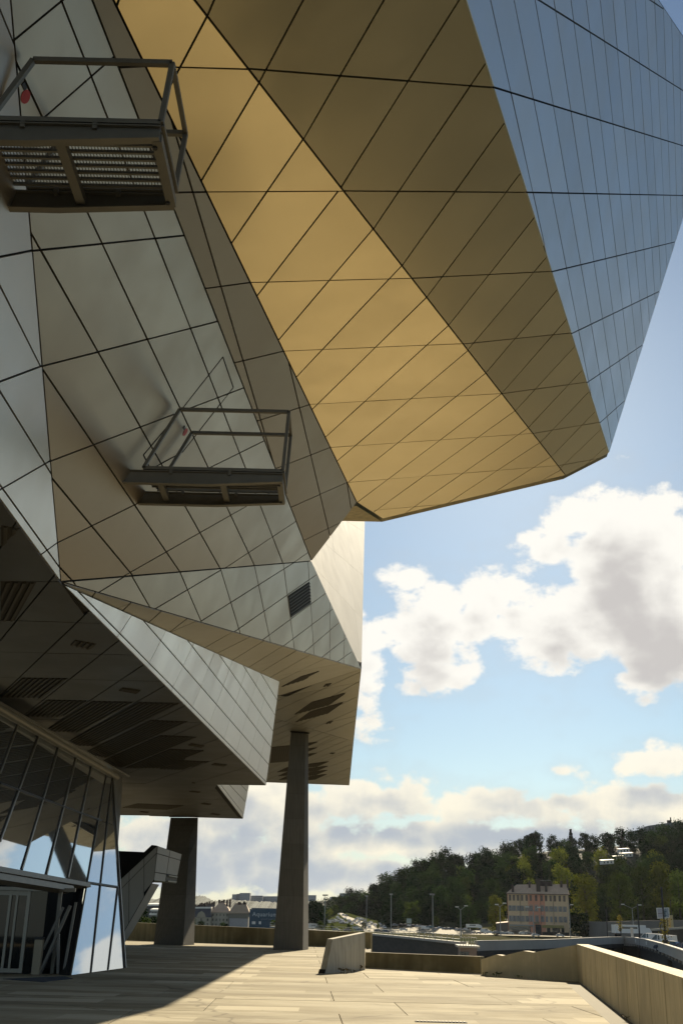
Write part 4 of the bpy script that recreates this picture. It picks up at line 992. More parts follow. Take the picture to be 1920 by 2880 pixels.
RIDGE = [(690, 2118), (740, 2100), (790, 2085), (820, 2075), (845, 2060), (880, 2045), (915, 2040), (945, 2032), (970, 2010), (1030, 2002), (1080, 1995), (1160, 1985), (1200, 1962), (1240, 1960), (1300, 1950), (1345, 1952), (1400, 1944), (1470, 1944), (1568, 1936), (1700, 1915), (1850, 1900)]
def ridge_py(u_):
    for (a, b), (c, d) in zip(RIDGE, RIDGE[1:]):
        if u_ <= c: return b + (d - b) * max(0, (u_ - a)) / (c - a)
    return RIDGE[-1][1]
YN, YF = 720.0, 1000.0
def hill_pt(u_, t):
    k = max(0.0, min(1.0, (905 - u_) / 60)); k = k * k * (3 - 2 * k)
    yn, yf = YN + 285 * k, YF + 190 * k
    y = yn + (yf - yn) * t
    zr = aty((u_, ridge_py(u_)), yf).z
    f = t * t * (3 - 2 * t) * 0.5 + t * 0.5
    z = GZ + (zr - GZ) * f
    d = ray((u_, 2100))
    return Vector((d.x / d.y * y, y, z))
mb = MB()
us = list(range(690, 1851, 20)); NT_ = 12
rows = [[hill_pt(u_, k / NT_) for u_ in us] for k in range(NT_ + 1)]
rows.append([Vector((p.x * 1.3, 1400, p.z + 4)) for p in rows[-1]]); rows.append([Vector((p.x * 1.6, 1900, GZ)) for p in rows[-2]])
for r0, r1 in zip(rows, rows[1:]):
    for k in range(len(us) - 1):
        mb.poly([r0[k], r0[k + 1], r1[k + 1], r1[k]])
hill = tag(mb.build('hill', mat('wooded slope floor', (0.016, 0.02, 0.010), 0.95, vary=0, nscale=0.05, noise_amt=0.3)), kind='structure')

def leaf_mat(name, base, tr=0.25):
    m = mat(name, base, 0.9, vary=0.48, nscale=0.12, noise_amt=0.35)
    b = m.node_tree.nodes['Principled BSDF']
    b.inputs['Specular IOR Level'].default_value = 0.0
    t = NT(m.node_tree)
    if not any(n_.type == 'BSDF_TRANSLUCENT' for n_ in m.node_tree.nodes):
        tl = t.node('ShaderNodeBsdfTranslucent'); t.link(b.inputs['Base Color'].links[0].from_socket, tl.inputs['Color'])
        ms = t.node('ShaderNodeMixShader'); ms.inputs[0].default_value = tr
        t.link(b.outputs[0], ms.inputs[1]); t.link(tl.outputs[0], ms.inputs[2])
        t.link(ms.outputs[0], next(n_ for n_ in m.node_tree.nodes if n_.type == 'OUTPUT_MATERIAL').inputs[0])
    return m
LEAF = [leaf_mat('leaf dark green', (0.011, 0.026, 0.009)), leaf_mat('leaf deep green', (0.028, 0.055, 0.013)), leaf_mat('leaf olive', (0.074, 0.108, 0.018)), leaf_mat('leaf yellow green', (0.165, 0.185, 0.024)), leaf_mat('leaf conifer', (0.010, 0.014, 0.008))]
M_BARK = mat('bark', (0.06, 0.05, 0.038), 0.9, vary=0.1)
def crown_mesh(kind, seed, h, w, nclump, nleaf, ls):
    r = random.Random(seed); mb = MB()
    cl = []
    for k in range(nclump):
        if kind == 'round':
            a = r.uniform(0, 2 * pi); z = r.uniform(0.16, 1.0) ; rad = w * 0.5 * sqrt(max(0.05, 1 - ((z - 0.55) / 0.52) ** 2)) * r.uniform(0.3, 0.88)
            cs = r.uniform(0.17, 0.27) * w
        elif kind == 'column':
            a = r.uniform(0, 2 * pi); z = r.uniform(0.10, 0.98); rad = w * 0.5 * sqrt(max(0.03, 1 - ((z - 0.45) / 0.6) ** 2)) * r.uniform(0.2, 0.9)
            cs = r.uniform(0.16, 0.28) * w
        elif kind == 'cedar':
            a = r.uniform(0, 2 * pi); lev = 0.42 + 0.56 * r.random() ** 0.8; z = lev; rad = w * 0.5 * (1.12 - 0.55 * lev) * sqrt(r.uniform(0.02, 1.0)) * (0.75 + 0.25 * cos(2 * a + 7 * lev))
            cs = r.uniform(0.09, 0.17) * w
        else:
            z = r.uniform(0.08, 1.0); a = r.uniform(0, 2 * pi); rad = w * 0.5 * (1.02 - z) * r.uniform(0.3, 1.0); cs = (0.10 + 0.1 * (1 - z)) * w
        cl.append((Vector((rad * cos(a), rad * sin(a), z * h)), cs))
    for c, cs in cl:
        for q in range(nleaf):
            d = Vector((r.gauss(0, 1), r.gauss(0, 1), r.gauss(0, 1))).normalized() * cs * r.uniform(0.45, 1.0)
            if kind == 'cedar': d.z *= 0.42
            p = c + d
            n = (d.normalized() + Vector((r.uniform(-.8, .8), r.uniform(-.8, .8), r.uniform(-.3, .9)))).normalized()
            s = n.orthogonal().normalized(); t = n.cross(s); l = ls * r.uniform(0.6, 1.3)
            if n.dot(d) < 0: n = -n; s = -s
            an = r.uniform(0, pi); s, t = s * cos(an) + t * sin(an), t * cos(an) - s * sin(an)
            q4 = [p - s * l, p - t * l * 0.6, p + s * l, p + t * l * 0.6]
            if (q4[1] - q4[0]).cross(q4[2] - q4[0]).dot(d) < 0: q4 = q4[::-1]
            mb.poly(q4, 0)
            nn = (d.normalized() * 0.8 + (p - Vector((0, 0, h * 0.45))).normalized() * 0.7 + n * 0.25).normalized()
            mb.nrm = getattr(mb, 'nrm', []); mb.nrm += [nn] * 4
    return mb
def crown_build(mb, m):
    me = bpy.data.meshes.new('crown'); me.from_pydata(mb.v, [], mb.f); me.materials.append(m)
    me.polygons.foreach_set('use_smooth', [True] * len(mb.f))
    me.normals_split_custom_set_from_vertices([tuple(q) for q in mb.nrm]); me.update()
    return me
def trunk_mb(h, r0, seed, top=0.8):
    mb = MB(); r = random.Random(seed)
    mb.cyl((0, 0, -1.0), (r.uniform(-.2, .2), r.uniform(-.2, .2), h * top), r0, r0 * 0.3, 7)
    for k in range(6):
        a = r.uniform(0, 2 * pi); z = h * r.uniform(0.3, 0.62)
        mb.cyl((0, 0, z), (cos(a) * h * 0.22, sin(a) * h * 0.22, z + h * 0.2), r0 * 0.4, r0 * 0.1, 5)
    return mb
PROTO = {}
def proto(key, kind, seed, h, w, nc, nl, ls, leaf):
    PROTO[key] = (crown_build(crown_mesh(kind, seed, h, w, nc, nl, ls), LEAF[leaf]), trunk_mb(h, h * 0.028, seed).mesh('trunk', M_BARK), h)
for i, lf in enumerate((0, 0, 1, 1, 2, 2, 3)):
    proto('round%d' % i, 'round', 20 + i, 14.0, (13, 11.2, 13.6, 11.6, 12.6, 10.8, 12.2)[i], 40, 40, 0.60, lf)
proto('cedar', 'cedar', 41, 20.0, 21.0, 74, 36, 0.55, 4)
proto('conifer', 'conifer', 42, 19.0, 9.0, 44, 30, 0.5, 4)
proto('plane', 'column', 43, 23.0, 13.0, 60, 46, 0.55, 3)
proto('plane2', 'column', 44, 24.0, 14.5, 64, 46, 0.55, 2)
def tree(key, loc, s, rz, label, group=None, sz=1.0, name=None):
    cm, tm, h = PROTO[key]
    nm = name or {'cedar': 'cedar_tree', 'conifer': 'conifer_tree', 'plane': 'plane_tree', 'plane2': 'plane_tree'}.get(key, 'broadleaf_tree')
    t = thing(nm, loc, label, 'tree', group)
    t.scale = (s, s, s * sz); t.rotation_euler = (0, 0, rz)
    for n_, me in (('trunk', tm), ('crown', cm)):
        o = bpy.data.objects.new(n_, me); COL.objects.link(o); o.parent = t
    return t
rt = random.Random(11)
tone = {0: 'dark', 1: 'dark', 2: 'deep green', 3: 'deep green', 4: 'olive', 5: 'olive', 6: 'yellow green'}
placed = []
NTREE = 0
MARKS = [(745, 'just right of the tall column'), (800, 'left of the rising road'), (850, 'behind the thin tall lamp'), (905, 'behind the flat headed lamp'), (955, 'left of the small cedar'), (1000, 'below the small cedar'), (1060, 'behind the raised arm lamp'), (1110, 'left of the sunlit plane tree'), (1165, 'behind the sunlit plane tree'), (1215, 'between gable and tall cedar'), (1265, 'above the pink bay'), (1312, 'under the pointed conifer'), (1365, 'right of the pointed conifer'), (1420, 'around the lowest white villa'), (1465, 'around the upper white villas'), (1515, 'below the hilltop flats'), (9999, 'at the right edge')]
def zone(u_, t):
    hgt = 'at the hill foot ' if t < 0.2 else ('low on the slope ' if t < 0.45 else ('high on the slope ' if t < 0.8 else 'on the ridge '))
    return hgt + next(n_ for m_, n_ in MARKS if u_ < m_)
tries = 0
while NTREE < 262 and tries < 9000:
    tries += 1
    u_ = rt.uniform(705, 1600); t = rt.random() ** 0.9
    if t > 0.93: t = 0.98
    hp_ = ridge_py(u_)
    if rt.random() > 0.35 + 0.65 * (2140 - hp_) / 200: continue
    P = hill_pt(u_, t)
    if u_ > 1150 and u_ < 1330 and P.y < 800: continue         # clearing round the apartment house
    q = px(P); q = (q[0] / PXS, q[1] / PXS)
    if 1360 < q[0] < 1480 and 1955 < q[1] - 6 < 2000: continue        # terraces on the right flank
    if any((q[0] - a) ** 2 + ((q[1] - b) * 1.6) ** 2 < 13 ** 2 for a, b in placed): continue
    placed.append(q)
    yellow = 0.9 if (q[0] > 1180 and q[1] > 2000) else 0.35
    w = [1.4, 1.3, 1.2, 1.0, 0.7 * yellow, 0.6 * yellow, 0.5 * yellow ** 2]
    k = rt.choices(range(7), w)[0]
    if t > 0.8: k = rt.choice((0, 0, 1, 2))
    s = rt.uniform(0.85, 1.35)
    tree('round%d' % k, P - Vector((0, 0, 1.0)), s, rt.uniform(0, 6.28), (('small ' if s < 1.0 else ('' if s < 1.18 else 'big ')) + tone[k]) + ' tree ' + zone(u_, t), 'trees of the wood on the hill', rt.uniform(0.85, 1.15))
    NTREE += 1
print('trees', NTREE)
def tree_at(key, u_, v_top, v_base, y, label, w=None):
    B = aty((u_, v_base), y); T = aty((u_, v_top), y)
    h = T.z - B.z; s = h / PROTO[key][2]
    if w:   # crown width in survey units
        pass
    return tree(key, B, s, u_ * 0.37, label)
tree_at('cedar', 1221, 1916, 1965, 985, 'tall flat topped cedar standing proud of the ridge')
tree_at('cedar', 978, 1982, 2020, 985, 'smaller flat topped cedar on the left end of the ridge')
tree_at('conifer', 1312, 1906, 1965, 985, 'pointed dark conifer rising above the ridge')
tree_at('conifer', 1432, 1905, 1950, 985, 'thin leaning pine beside the building on the hill')
tree_at('plane', 1347, 2012, 2128, 690, 'tall yellow green plane tree right of the pink apartment house')
tree_at('plane2', 1425, 2004, 2120, 695, 'large olive plane tree between the apartment house and the billboard')
tree_at('plane2', 1478, 1990, 2110, 712, 'broad olive tree behind the double armed lamp')
tree_at('plane', 1520, 1985, 2105, 716, 'yellow green tree above the billboard')
tree_at('plane2', 1562, 2000, 2105, 716, 'olive tree at the right edge behind the billboard')
tree_at('plane', 1140, 2060, 2150, 690, 'sunlit yellow green tree left of the pink apartment house')
tree_at('round6', 1290, 1990, 2040, 790, 'round yellow tree above the roof of the pink apartment house')
tree_at('round1', 1160, 1975, 2020, 960, 'broad dark tree on the ridge left of the tall cedar')
tree_at('round0', 1080, 1966, 2015, 975, 'domed dark tree on the ridge beside a pale loose tree')
tree_at('round4', 1045, 1970, 2015, 975, 'pale loose crowned tree on the ridge')

# road climbing between the parked cars, asphalt colour paled to stand in for sun glare
M_ROAD = mat('glare paled asphalt', (0.24, 0.21, 0.145), 0.8, vary=0, nscale=0.08, noise_amt=0.15, spec=0.14)
def road_pt(u_, v_):
    y = 690 + max(0, 2135 - v_) * 7.5
    return aty((u_, v_), y)
mb = MB()
L_ = [(738, 2143), (738, 2128), (746, 2114), (768, 2104), (776, 2097)]
R_2 = [(1310, 2151), (1010, 2131), (884, 2119), (832, 2106), (800, 2097)]
vb = MB()
for k in range(4):
    vb.poly([road_pt(*L_[k]) - Vector((0, 0, .15)), road_pt(*R_2[k]) - Vector((0, 0, .15)), road_pt(*R_2[k + 1]) - Vector((0, 0, .15)), road_pt(*L_[k + 1]) - Vector((0, 0, .15))])
tag(vb.build('embankment', mat('scrubby verge', (0.06, 0.07, 0.022), 0.95, vary=0, nscale=0.15, noise_amt=0.5, spec=0.0)), kind='structure')
lane = [((838, 2143), (1310, 2151)), ((832, 2130), (1010, 2131)), ((806, 2118), (842, 2119)), ((786, 2106), (802, 2106)), ((778, 2097), (787, 2097))]
for (a, b), (c, d) in zip(lane, lane[1:]):
    mb.poly([road_pt(*a), road_pt(*b), road_pt(*d), road_pt(*c)])
mb.poly([aty((700, 2160), 640), aty((1420, 2172), 600), road_pt(1420, 2152), road_pt(838, 2143)])
tag(mb.build('road', M_ROAD), kind='structure')
mb = MB()
mb.poly([road_pt(1000, 2129) + Vector((0, 0, -.2)), road_pt(1330, 2142) + Vector((0, 0, -.2)), aty((1340, 2128), 722), aty((1010, 2118), 740)])
tag(mb.build('verge', M_GROUND), kind='structure')

# ------------------------------------------------------------------ quay wall, viaduct, pump house
M_QUAY = mat('dark stained concrete', (0.062, 0.053, 0.040), 0.9, vary=0.03, nscale=0.25, noise_amt=0.3, streak=((0.5, 0.5, 2.5), 0.65))
M_RAILC = mat('weathered concrete edge', (0.34, 0.32, 0.28), 0.8, vary=0.03, noise_amt=0.2)
M_STEELR = mat('galvanised rail', (0.33, 0.33, 0.32), 0.5, 0.6, vary=0)
def slab_wall(path, z0, z1, thick, mb):
    for a, b in zip(path, path[1:]):
        d = (b - a); n_ = Vector((d.y, -d.x, 0)).normalized() * thick
        if n_.y < 0: n_ = -n_
        mb.prism([(a.x, a.y, z0), (b.x, b.y, z0), (b.x, b.y, z1), (a.x, a.y, z1)], n_)
ramp = thing('ramp_wall', (5, 150, GZ), 'dark stained retaining wall of the road ramp beyond the low parapet', 'retaining wall')
pa = [aty((560, 2122), 260), aty((702, 2136), 215), aty((839, 2146.5), 175), aty((940, 2156.5), 150), aty((1052, 2168), 130)]
zt = -1.1
pa = [atz((u_, v_), zt) for u_, v_ in ((620, 2130), (730, 2140), (839, 2147), (940, 2157), (1056, 2169.5))]
mb = MB(); slab_wall(pa, LOWZ, zt, 0.6, mb); part(mb, 'wall', M_QUAY, ramp)
mb = MB(); slab_wall([p - Vector((0.1, 0.25, 0)) for p in pa], zt, zt + 0.28, 0.8, mb); part(mb, 'coping', M_RAILC, ramp)
for f0 in range(len(pa) - 1):
    mb = MB()
    for zz in (0.55, 0.95):
        mb.bar(pa[f0] + Vector((0, 0.3, zz)), pa[f0 + 1] + Vector((0, 0.3, zz)), 0.06)
    for k in range(9):
        q = pa[f0] + (pa[f0 + 1] - pa[f0]) * (k / 9) + Vector((0, 0.3, 0))
        mb.bar(q + Vector((0, 0, 0.28)), q + Vector((0, 0, 0.95)), 0.06)
    part(mb, 'railing', M_STEELR, ramp)
# ramp deck behind the wall
mb = MB()
for a, b in zip(pa, pa[1:]):
    d = b - a; n_ = Vector((d.y, -d.x, 0)).normalized()
    if n_.y < 0: n_ = -n_
    mb.poly([a + n_ * .6 + Vector((0, 0, -.3)), b + n_ * .6 + Vector((0, 0, -.3)), b + n_ * (8 if b is not pa[-1] else .7) + Vector((0, 0, -.3)), a + n_ * 8 + Vector((0, 0, -.3))])
tag(mb.build('ramp_road', M_ROAD), kind='structure')
via = thing('viaduct', (20, 180, GZ), 'curving concrete road viaduct beyond the right parapet', 'viaduct')
VP = [(1096, 2162.8), (1110, 2162.3), (1140, 2161.8), (1180, 2161.2), (1250, 2160), (1315, 2157.5), (1360, 2155), (1402, 2153.4), (1432, 2153.2), (1461, 2154.5), (1490, 2159.5), (1530, 2170), (1568, 2182), (1640, 2206)]
ztop = -1.2
vp = [atz(q, ztop) for q in VP]
mb = MB(); slab_wall(vp, ztop - 1.15, ztop, 0.35, mb); part(mb, 'parapet', mat('blue grey concrete', (0.36, 0.335, 0.29), 0.8, vary=0, nscale=0.3, noise_amt=0.2), via)
mb = MB(); slab_wall([p + Vector((0, -0.06, 0)) for p in vp], ztop + 0.003, ztop + 0.12, 0.5, mb); part(mb, 'coping', M_RAILC, via)
mb = MB()
inn = [Vector((0, 0, 0))] * len(vp)
cen = Vector((vp[7].x + 40, 330, 0))
dk = []; nrm = []
for k, p in enumerate(vp):
    d = (vp[min(k + 1, len(vp) - 1)] - vp[max(k - 1, 0)]); n_ = Vector((d.y, -d.x, 0)).normalized()
    if (n_.x < 0 if k >= 9 else n_.y < 0): n_ = -n_
    if k < 3: n_ = Vector((0.12, 0.99, 0))
    dk.append(p + n_ * 9.0); nrm.append(n_)
for k in range(len(vp) - 1):
    a, b, c, d = vp[k], vp[k + 1], dk[k + 1], dk[k]
    mb.prism([(q.x, q.y, ztop - 1.15) for q in (a, b, c, d)], (0, 0, -0.7))
part(mb, 'deck', M_QUAY, via)
mb = MB()
for k in range(len(vp) - 1):
    a, b, c, d = vp[k], vp[k + 1], dk[k + 1], dk[k]
    mb.poly([(q.x, q.y, ztop - 1.146) for q in (a, b, c, d)])
part(mb, 'road_surface', M_ROAD, via)
# drain brackets under the edge on the right
for k in range(8, len(vp) - 1):
    for j in range(5):
        q = vp[k] + (vp[k + 1] - vp[k]) * (j / 5)
        mb = MB(); mb.box((q.x, q.y - 0.12, ztop - 1.35), (0.55, 0.3, 0.32)); part(mb, 'bracket', M_RAILC, via)
for q in (vp[3], vp[5], vp[7], vp[9], vp[11]):
    mb = MB(); c = q + Vector((0.5, 4, 0)); mb.cyl((c.x, c.y - 3.6, LOWZ), (c.x, c.y - 3.6, ztop - 1.8), 0.5, n=12); part(mb, 'pier', M_QUAY, via)
# pale scrawl on the wall under the viaduct
# dark abutment wall behind the viaduct
ab = thing('abutment_wall', (60, 260, GZ), 'dark abutment wall in the shade below the viaduct', 'retaining wall')
mb = MB()
for k in range(len(vp) - 1):
    a, b = vp[k] + nrm[k] * .5, vp[k + 1] + nrm[k + 1] * .5
    mb.prism([(a.x, a.y, LOWZ), (b.x, b.y, LOWZ), (b.x, b.y, ztop - 1.86), (a.x, a.y, ztop - 1.86)], nrm[k] * .5)
part(mb, 'wall', M_QUAY, ab)
gq, gq2 = vp[10] + nrm[10] * .44, vp[11] + nrm[11] * .44; gr = random.Random(4); mb = MB()
for k in range(14):
    c = gq + (gq2 - gq) * (0.72 + 0.022 * k); z0 = -4.2 + gr.uniform(-.6, .3); z1 = z0 - gr.uniform(1.2, 2.8); e = gr.uniform(-.3, .3)
    dv = (gq2 - gq).normalized(); mb.prism([c - dv * .5 + Vector((0, 0, z1)), c + dv * .5 + Vector((0, 0, z1)), c + dv * (.5 + e) + Vector((0, 0, z0)), c + dv * (e - .5) + Vector((0, 0, z0))], nrm[10] * .02)
part(mb, 'painted_scrawl', mat('pale spray paint', (0.33, 0.33, 0.32), 0.8, vary=0), ab, kind='stuff')
# pump house at the end of the ramp wall
ph = thing('pump_house', tuple(aty((1072, 2180), 118)), 'small pinkish service building with three dark openings and a railed roof', 'service building')
q0, q1 = aty((1057, 2176), 120), aty((1094, 2178), 118)
mb = MB(); mb.prism([(q0.x, q0.y, LOWZ), (q1.x, q1.y, LOWZ), (q1.x, q1.y, q1.z), (q0.x, q0.y, q0.z)], (0.3, 5, 0)); part(mb, 'wall', mat('pinkish render', (0.20, 0.155, 0.135), 0.85, vary=0), ph)
mb = MB(); mb.prism([(q0.x - .3, q0.y - .3, q0.z), (q1.x + .3, q1.y - .3, q1.z), (q1.x + .6, q1.y + 5.3, q1.z), (q0.x, q0.y + 5.3, q0.z)], (0, 0, 0.2)); part(mb, 'roof', M_RAILC, ph)
for f in (.12, .3, .48):
    c = q0 + (q1 - q0) * f
    mb = MB(); mb.box((c.x, c.y - .02, c.z - 1.2), (0.62, 0.12, 1.6)); part(mb, 'window', M_WIN, ph)
mb = MB()
for zz in (.55, 1.0): mb.bar(q0 + Vector((0, 0, zz)), q1 + Vector((0, 0, zz)), 0.05)
for k in range(7):
    c = q0 + (q1 - q0) * (k / 6); mb.bar(c + Vector((0, 0, .2)), c + Vector((0, 0, 1.0)), 0.05)
part(mb, 'railing', M_STEELR, ph)

# retaining wall on the right under the trees
rw = thing('retaining_wall', tuple(aty((1440, 2140), 560)), 'long grey stone retaining wall below the roadside trees on the right', 'retaining wall')
mb = MB()
wp = [((1338, 2116), (1338, 2152), 640), ((1392, 2117), (1392, 2152), 600), ((1420, 2116), (1420, 2150), 580), ((1500, 2114), (1500, 2150), 560), ((1600, 2113), (1600, 2148), 540)]
for (a, b, y), (c, d, y2) in zip(wp, wp[1:]):
    A_, B_, C_, D_ = aty(a, y), aty(b, y), aty(d, y2), aty(c, y2)
    B_.z = GZ; C_.z = GZ
    mb.prism([A_, B_, C_, D_], (0, 3, 0))
part(mb, 'wall', mat('grey stone wall', (0.15, 0.145, 0.13), 0.9, vary=0, nscale=0.12, noise_amt=0.3), rw)
mb = MB()
a, b = aty((1487, 2134), 470), aty((1600, 2127), 440)
mb.prism([a, b, b - Vector((0, 0, 0.75)), a - Vector((0, 0, 0.75))], (0, 0.6, 0)); part(mb, 'kerb', M_RAILC, rw)
mb = MB()
a, b = aty((1395, 2138.5), 520), aty((1425, 2137.5), 510)
mb.prism([a, b, b - Vector((0, 0, 0.5)), a - Vector((0, 0, 0.5))], (0, 0.6, 0)); part(mb, 'kerb', M_RAILC, rw)
mb = MB()
a, b = aty((1487, 2134), 470) - Vector((0, 0, .76)), aty((1600, 2127), 440) - Vector((0, 0, .76))
mb.prism([a, b, Vector((b.x, b.y, GZ)), Vector((a.x, a.y, GZ))], (0, 0.5, 0)); part(mb, 'wall', M_QUAY, rw)

# ------------------------------------------------------------------ pink and cream apartment house
def shift(p, dx=0, dy=0, dz=0): return p + Vector((dx, dy, dz))
HY = 655.0
hl, hr = aty((1168, 2147), HY), aty((1306.5, 2150.5), HY - 8)
hl.z = hr.z = (hl.z + hr.z) / 2
zt_ = aty((1236, 2053), HY - 4).z
W_ = (hr - hl).length; ux = (hr - hl).normalized(); uy = Vector((-ux.y, ux.x, 0))
house = thing('apartment_house', tuple(hl), 'four storey cream and pink apartment house with a tan tiled roof', 'house')
M_CREAM = mat('cream render', (0.68, 0.49, 0.30), 0.85, vary=0, nscale=0.2, noise_amt=0.14)
M_PINK = mat('pink render', (0.68, 0.32, 0.20), 0.85, vary=0, nscale=0.2, noise_amt=0.14)
M_TILE = mat('tan roof tile', (0.52, 0.37, 0.25), 0.8, vary=0, nscale=0.6, noise_amt=0.25)
M_SHUT = mat('brown shutter', (0.17, 0.13, 0.10), 0.7, vary=0.25)
M_SHUTG = mat('grey window frame', (0.26, 0.25, 0.24), 0.6, vary=0.2)
def hp(x, z, d=0.0): return hl + ux * x - uy * d + Vector((0, 0, z))
Hh = zt_ - hl.z
def fx(cx): return (cx - 385) / (1350 - 385) * W_
def fz(cy): return (1068 - cy) / (1068 - 415) * Hh
for nm, x0, x1, m in (('wall', 0, fx(712), M_CREAM), ('wall', fx(712), fx(985), M_PINK), ('wall', fx(985), W_, M_CREAM)):
    mb = MB(); mb.prism([hp(x0, 0), hp(x1, 0), hp(x1, Hh), hp(x0, Hh)], uy * 13); part(mb, nm, m, house, 'pink middle bay' if m is M_PINK else None)
mb = MB(); mb.prism([hp(-0.02, 0, 0) - uy * 0.02, hp(-0.02, Hh, 0), hp(-0.02, Hh, 0) + uy * 13, hp(-0.02, 0, 0) + uy * 13], -ux * 0.3); part(mb, 'gable_wall', M_PINK, house)
mb = MB()
rz_ = aty((1250, 2032.5), HY).z - hl.z
e = [hp(-.9, Hh, .7), hp(W_ + .7, Hh, .7), hp(W_ + .7, Hh, -13.7), hp(-.9, Hh, -13.7)]
r0, r1 = hp(4.6, rz_, -6.5), hp(W_ - 0.2, rz_ + .6, -6.5)
mb.poly([e[0], e[1], r1, r0]); mb.poly([e[2], e[3], r0, r1]); mb.poly([e[3], e[0], r0]); mb.poly([e[1], e[2], r1]); mb.poly(e)
roof = part(mb, 'roof', M_TILE, house)
mb = MB(); mb.prism([e[0], e[1], hp(W_ + .7, Hh - .35, .7), hp(-.9, Hh - .35, .7)], uy * 0.2); part(mb, 'eaves', mat('brown eaves', (0.12, 0.09, 0.07), 0.8, vary=0), house)
M_CHIM = mat('sooty chimney', (0.075, 0.055, 0.045), 0.9, vary=0.1)
for cx, w, z0, z1 in ((735, 1.1, .55, 1.35), (885, 2.3, .1, 1.45), (1010, 1.3, .1, 1.1), (1255, 1.2, .6, 1.35), (1412, 1.0, .6, 1.5), (470, 1.3, .0, .8)):
    mb = MB(); hh = rz_ - Hh
    c = hp(min(fx(cx), W_ + .2), Hh + hh * (z0 + z1) / 2, -6.5 * min(z0 + .1, 1)); mb.box(c, (w, 1.0, hh * (z1 - z0) + 1.2), rz=atan2(ux.y, ux.x)); part(mb, 'chimney', M_CHIM, roof)
mb = MB(); mb.box(hp(fx(985), rz_ + .6, -6), (8.4, 2.2, 2.4), rz=atan2(ux.y, ux.x)); part(mb, 'roof_lantern', M_CHIM, roof)
mb = MB(); mb.bar(hp(fx(860), rz_ + 2.4, -5), hp(fx(1090), rz_ + 2.6, -5), .22)
for k in (880, 1000, 1085): mb.bar(hp(fx(k), rz_ + 1.2, -5), hp(fx(k), rz_ + 2.5, -5), .12)
part(mb, 'roof_rail', M_RAILC, roof)
wx = [420, 482, 550, 617, 690, 757, 845, 935, 1005, 1078, 1148, 1225, 1298]
for ri, (c0_, c1_) in enumerate(((437, 530), (608, 692), (768, 856))):
    for ci, cx in enumerate(wx):
        w = 1.25; za, zb = fz(c1_), fz(c0_)
        mb = MB(); x = fx(cx)
        mb.prism([hp(x - w / 2 - .2, za - .15, .03), hp(x + w / 2 + .2, za - .15, .03), hp(x + w / 2 + .2, zb + .2, .03), hp(x - w / 2 - .2, zb + .2, .03)], -uy * .06 * -1, 0)
        wo = part(mb, 'window', M_PINK if 5 <= ci <= 7 else M_CREAM, house)
        mb = MB(); mb.prism([hp(x - w / 2, za, .06), hp(x + w / 2, za, .06), hp(x + w / 2, zb, .06), hp(x - w / 2, zb, .06)], uy * .05)
        part(mb, 'pane', M_WIN, wo)
        mb = MB()
        if ri == 0 or (ci in (8, 9, 10) and ri == 2):
            mb.prism([hp(x - w / 2, za, .12), hp(x + w / 2, za, .12), hp(x + w / 2, zb, .12), hp(x - w / 2, zb, .12)], uy * .05)
        else:
            for sx in (-1, 1):
                a = x + sx * w / 2
                mb.prism([hp(a - .38, za, .13), hp(a + .38, za, .13), hp(a + .38, zb, .13), hp(a - .38, zb, .13)], uy * .05)
        part(mb, 'shutter', M_SHUT if ri == 0 else M_SHUTG, wo)
        if 5 <= ci <= 7 and ri:
            mb = MB(); mb.prism([hp(x - .95, zb + .25, .25), hp(x + .95, zb + .25, .25), hp(x + .95, zb + .6, .25), hp(x - .95, zb + .6, .25)], uy * .2); part(mb, 'lintel', M_RAILC, wo)
for a, b, c, d, m, nm in ((395, 800, 905, 930, M_RAILC, 'shop_fascia'), (925, 1270, 903, 945, mat('mustard awning', (0.30, 0.25, 0.09), 0.7, vary=0), 'awning'), (390, 735, 938, 1050, M_WIN, 'shop_window'), (815, 912, 900, 1062, M_DARK, 'carriage_door'), (1000, 1052, 940, 1010, M_WIN, 'shop_window'), (1085, 1205, 940, 1010, M_WIN, 'shop_window'), (1232, 1275, 940, 1010, M_WIN, 'shop_window'), (795, 880, 860, 885, mat('balcony', (0.22, 0.2, 0.12), 0.7, vary=0), 'balcony')):
    mb = MB(); dd = .5 if nm in ('shop_fascia', 'awning', 'balcony') else .08
    mb.prism([hp(fx(a), fz(d), dd), hp(fx(b), fz(d), dd), hp(fx(b), fz(c), dd), hp(fx(a), fz(c), dd)], uy * (dd + .1) ); part(mb, nm, m, house)
mb = MB(); mb.prism([hp(fx(920), 0, .06), hp(W_ - .1, 0, .06), hp(W_ - .1, fz(1010), .06), hp(fx(920), fz(1010), .06)], uy * .1); part(mb, 'plinth', M_QUAY, house)
for k, cx in ((0, 585), (1, 915), (2, 1118)):
    mb = MB(); mb.bar(hp(fx(cx), fz(890), .12), hp(fx(cx), Hh, .12), .14); part(mb, 'downpipe', M_CHIM, house)
an = thing('annexe', tuple(hl - ux * 6), 'low pinkish annexe against the left gable of the apartment house', 'house')
mb = MB(); mb.prism([hp(-7, 0, .5), hp(-.4, 0, .5), hp(-.4, fz(880), .5), hp(-7, fz(900), .5)], uy * 8); part(mb, 'wall', mat('dull pink wall', (0.19, 0.15, 0.12), 0.9, vary=0), an)
mb = MB(); mb.prism([hp(-7.2, fz(900), .7), hp(-.4, fz(880), .7), hp(-.4, fz(860), -4), hp(-7.2, fz(885), -4)], (0, 0, .2)); part(mb, 'roof', M_TILE, an)

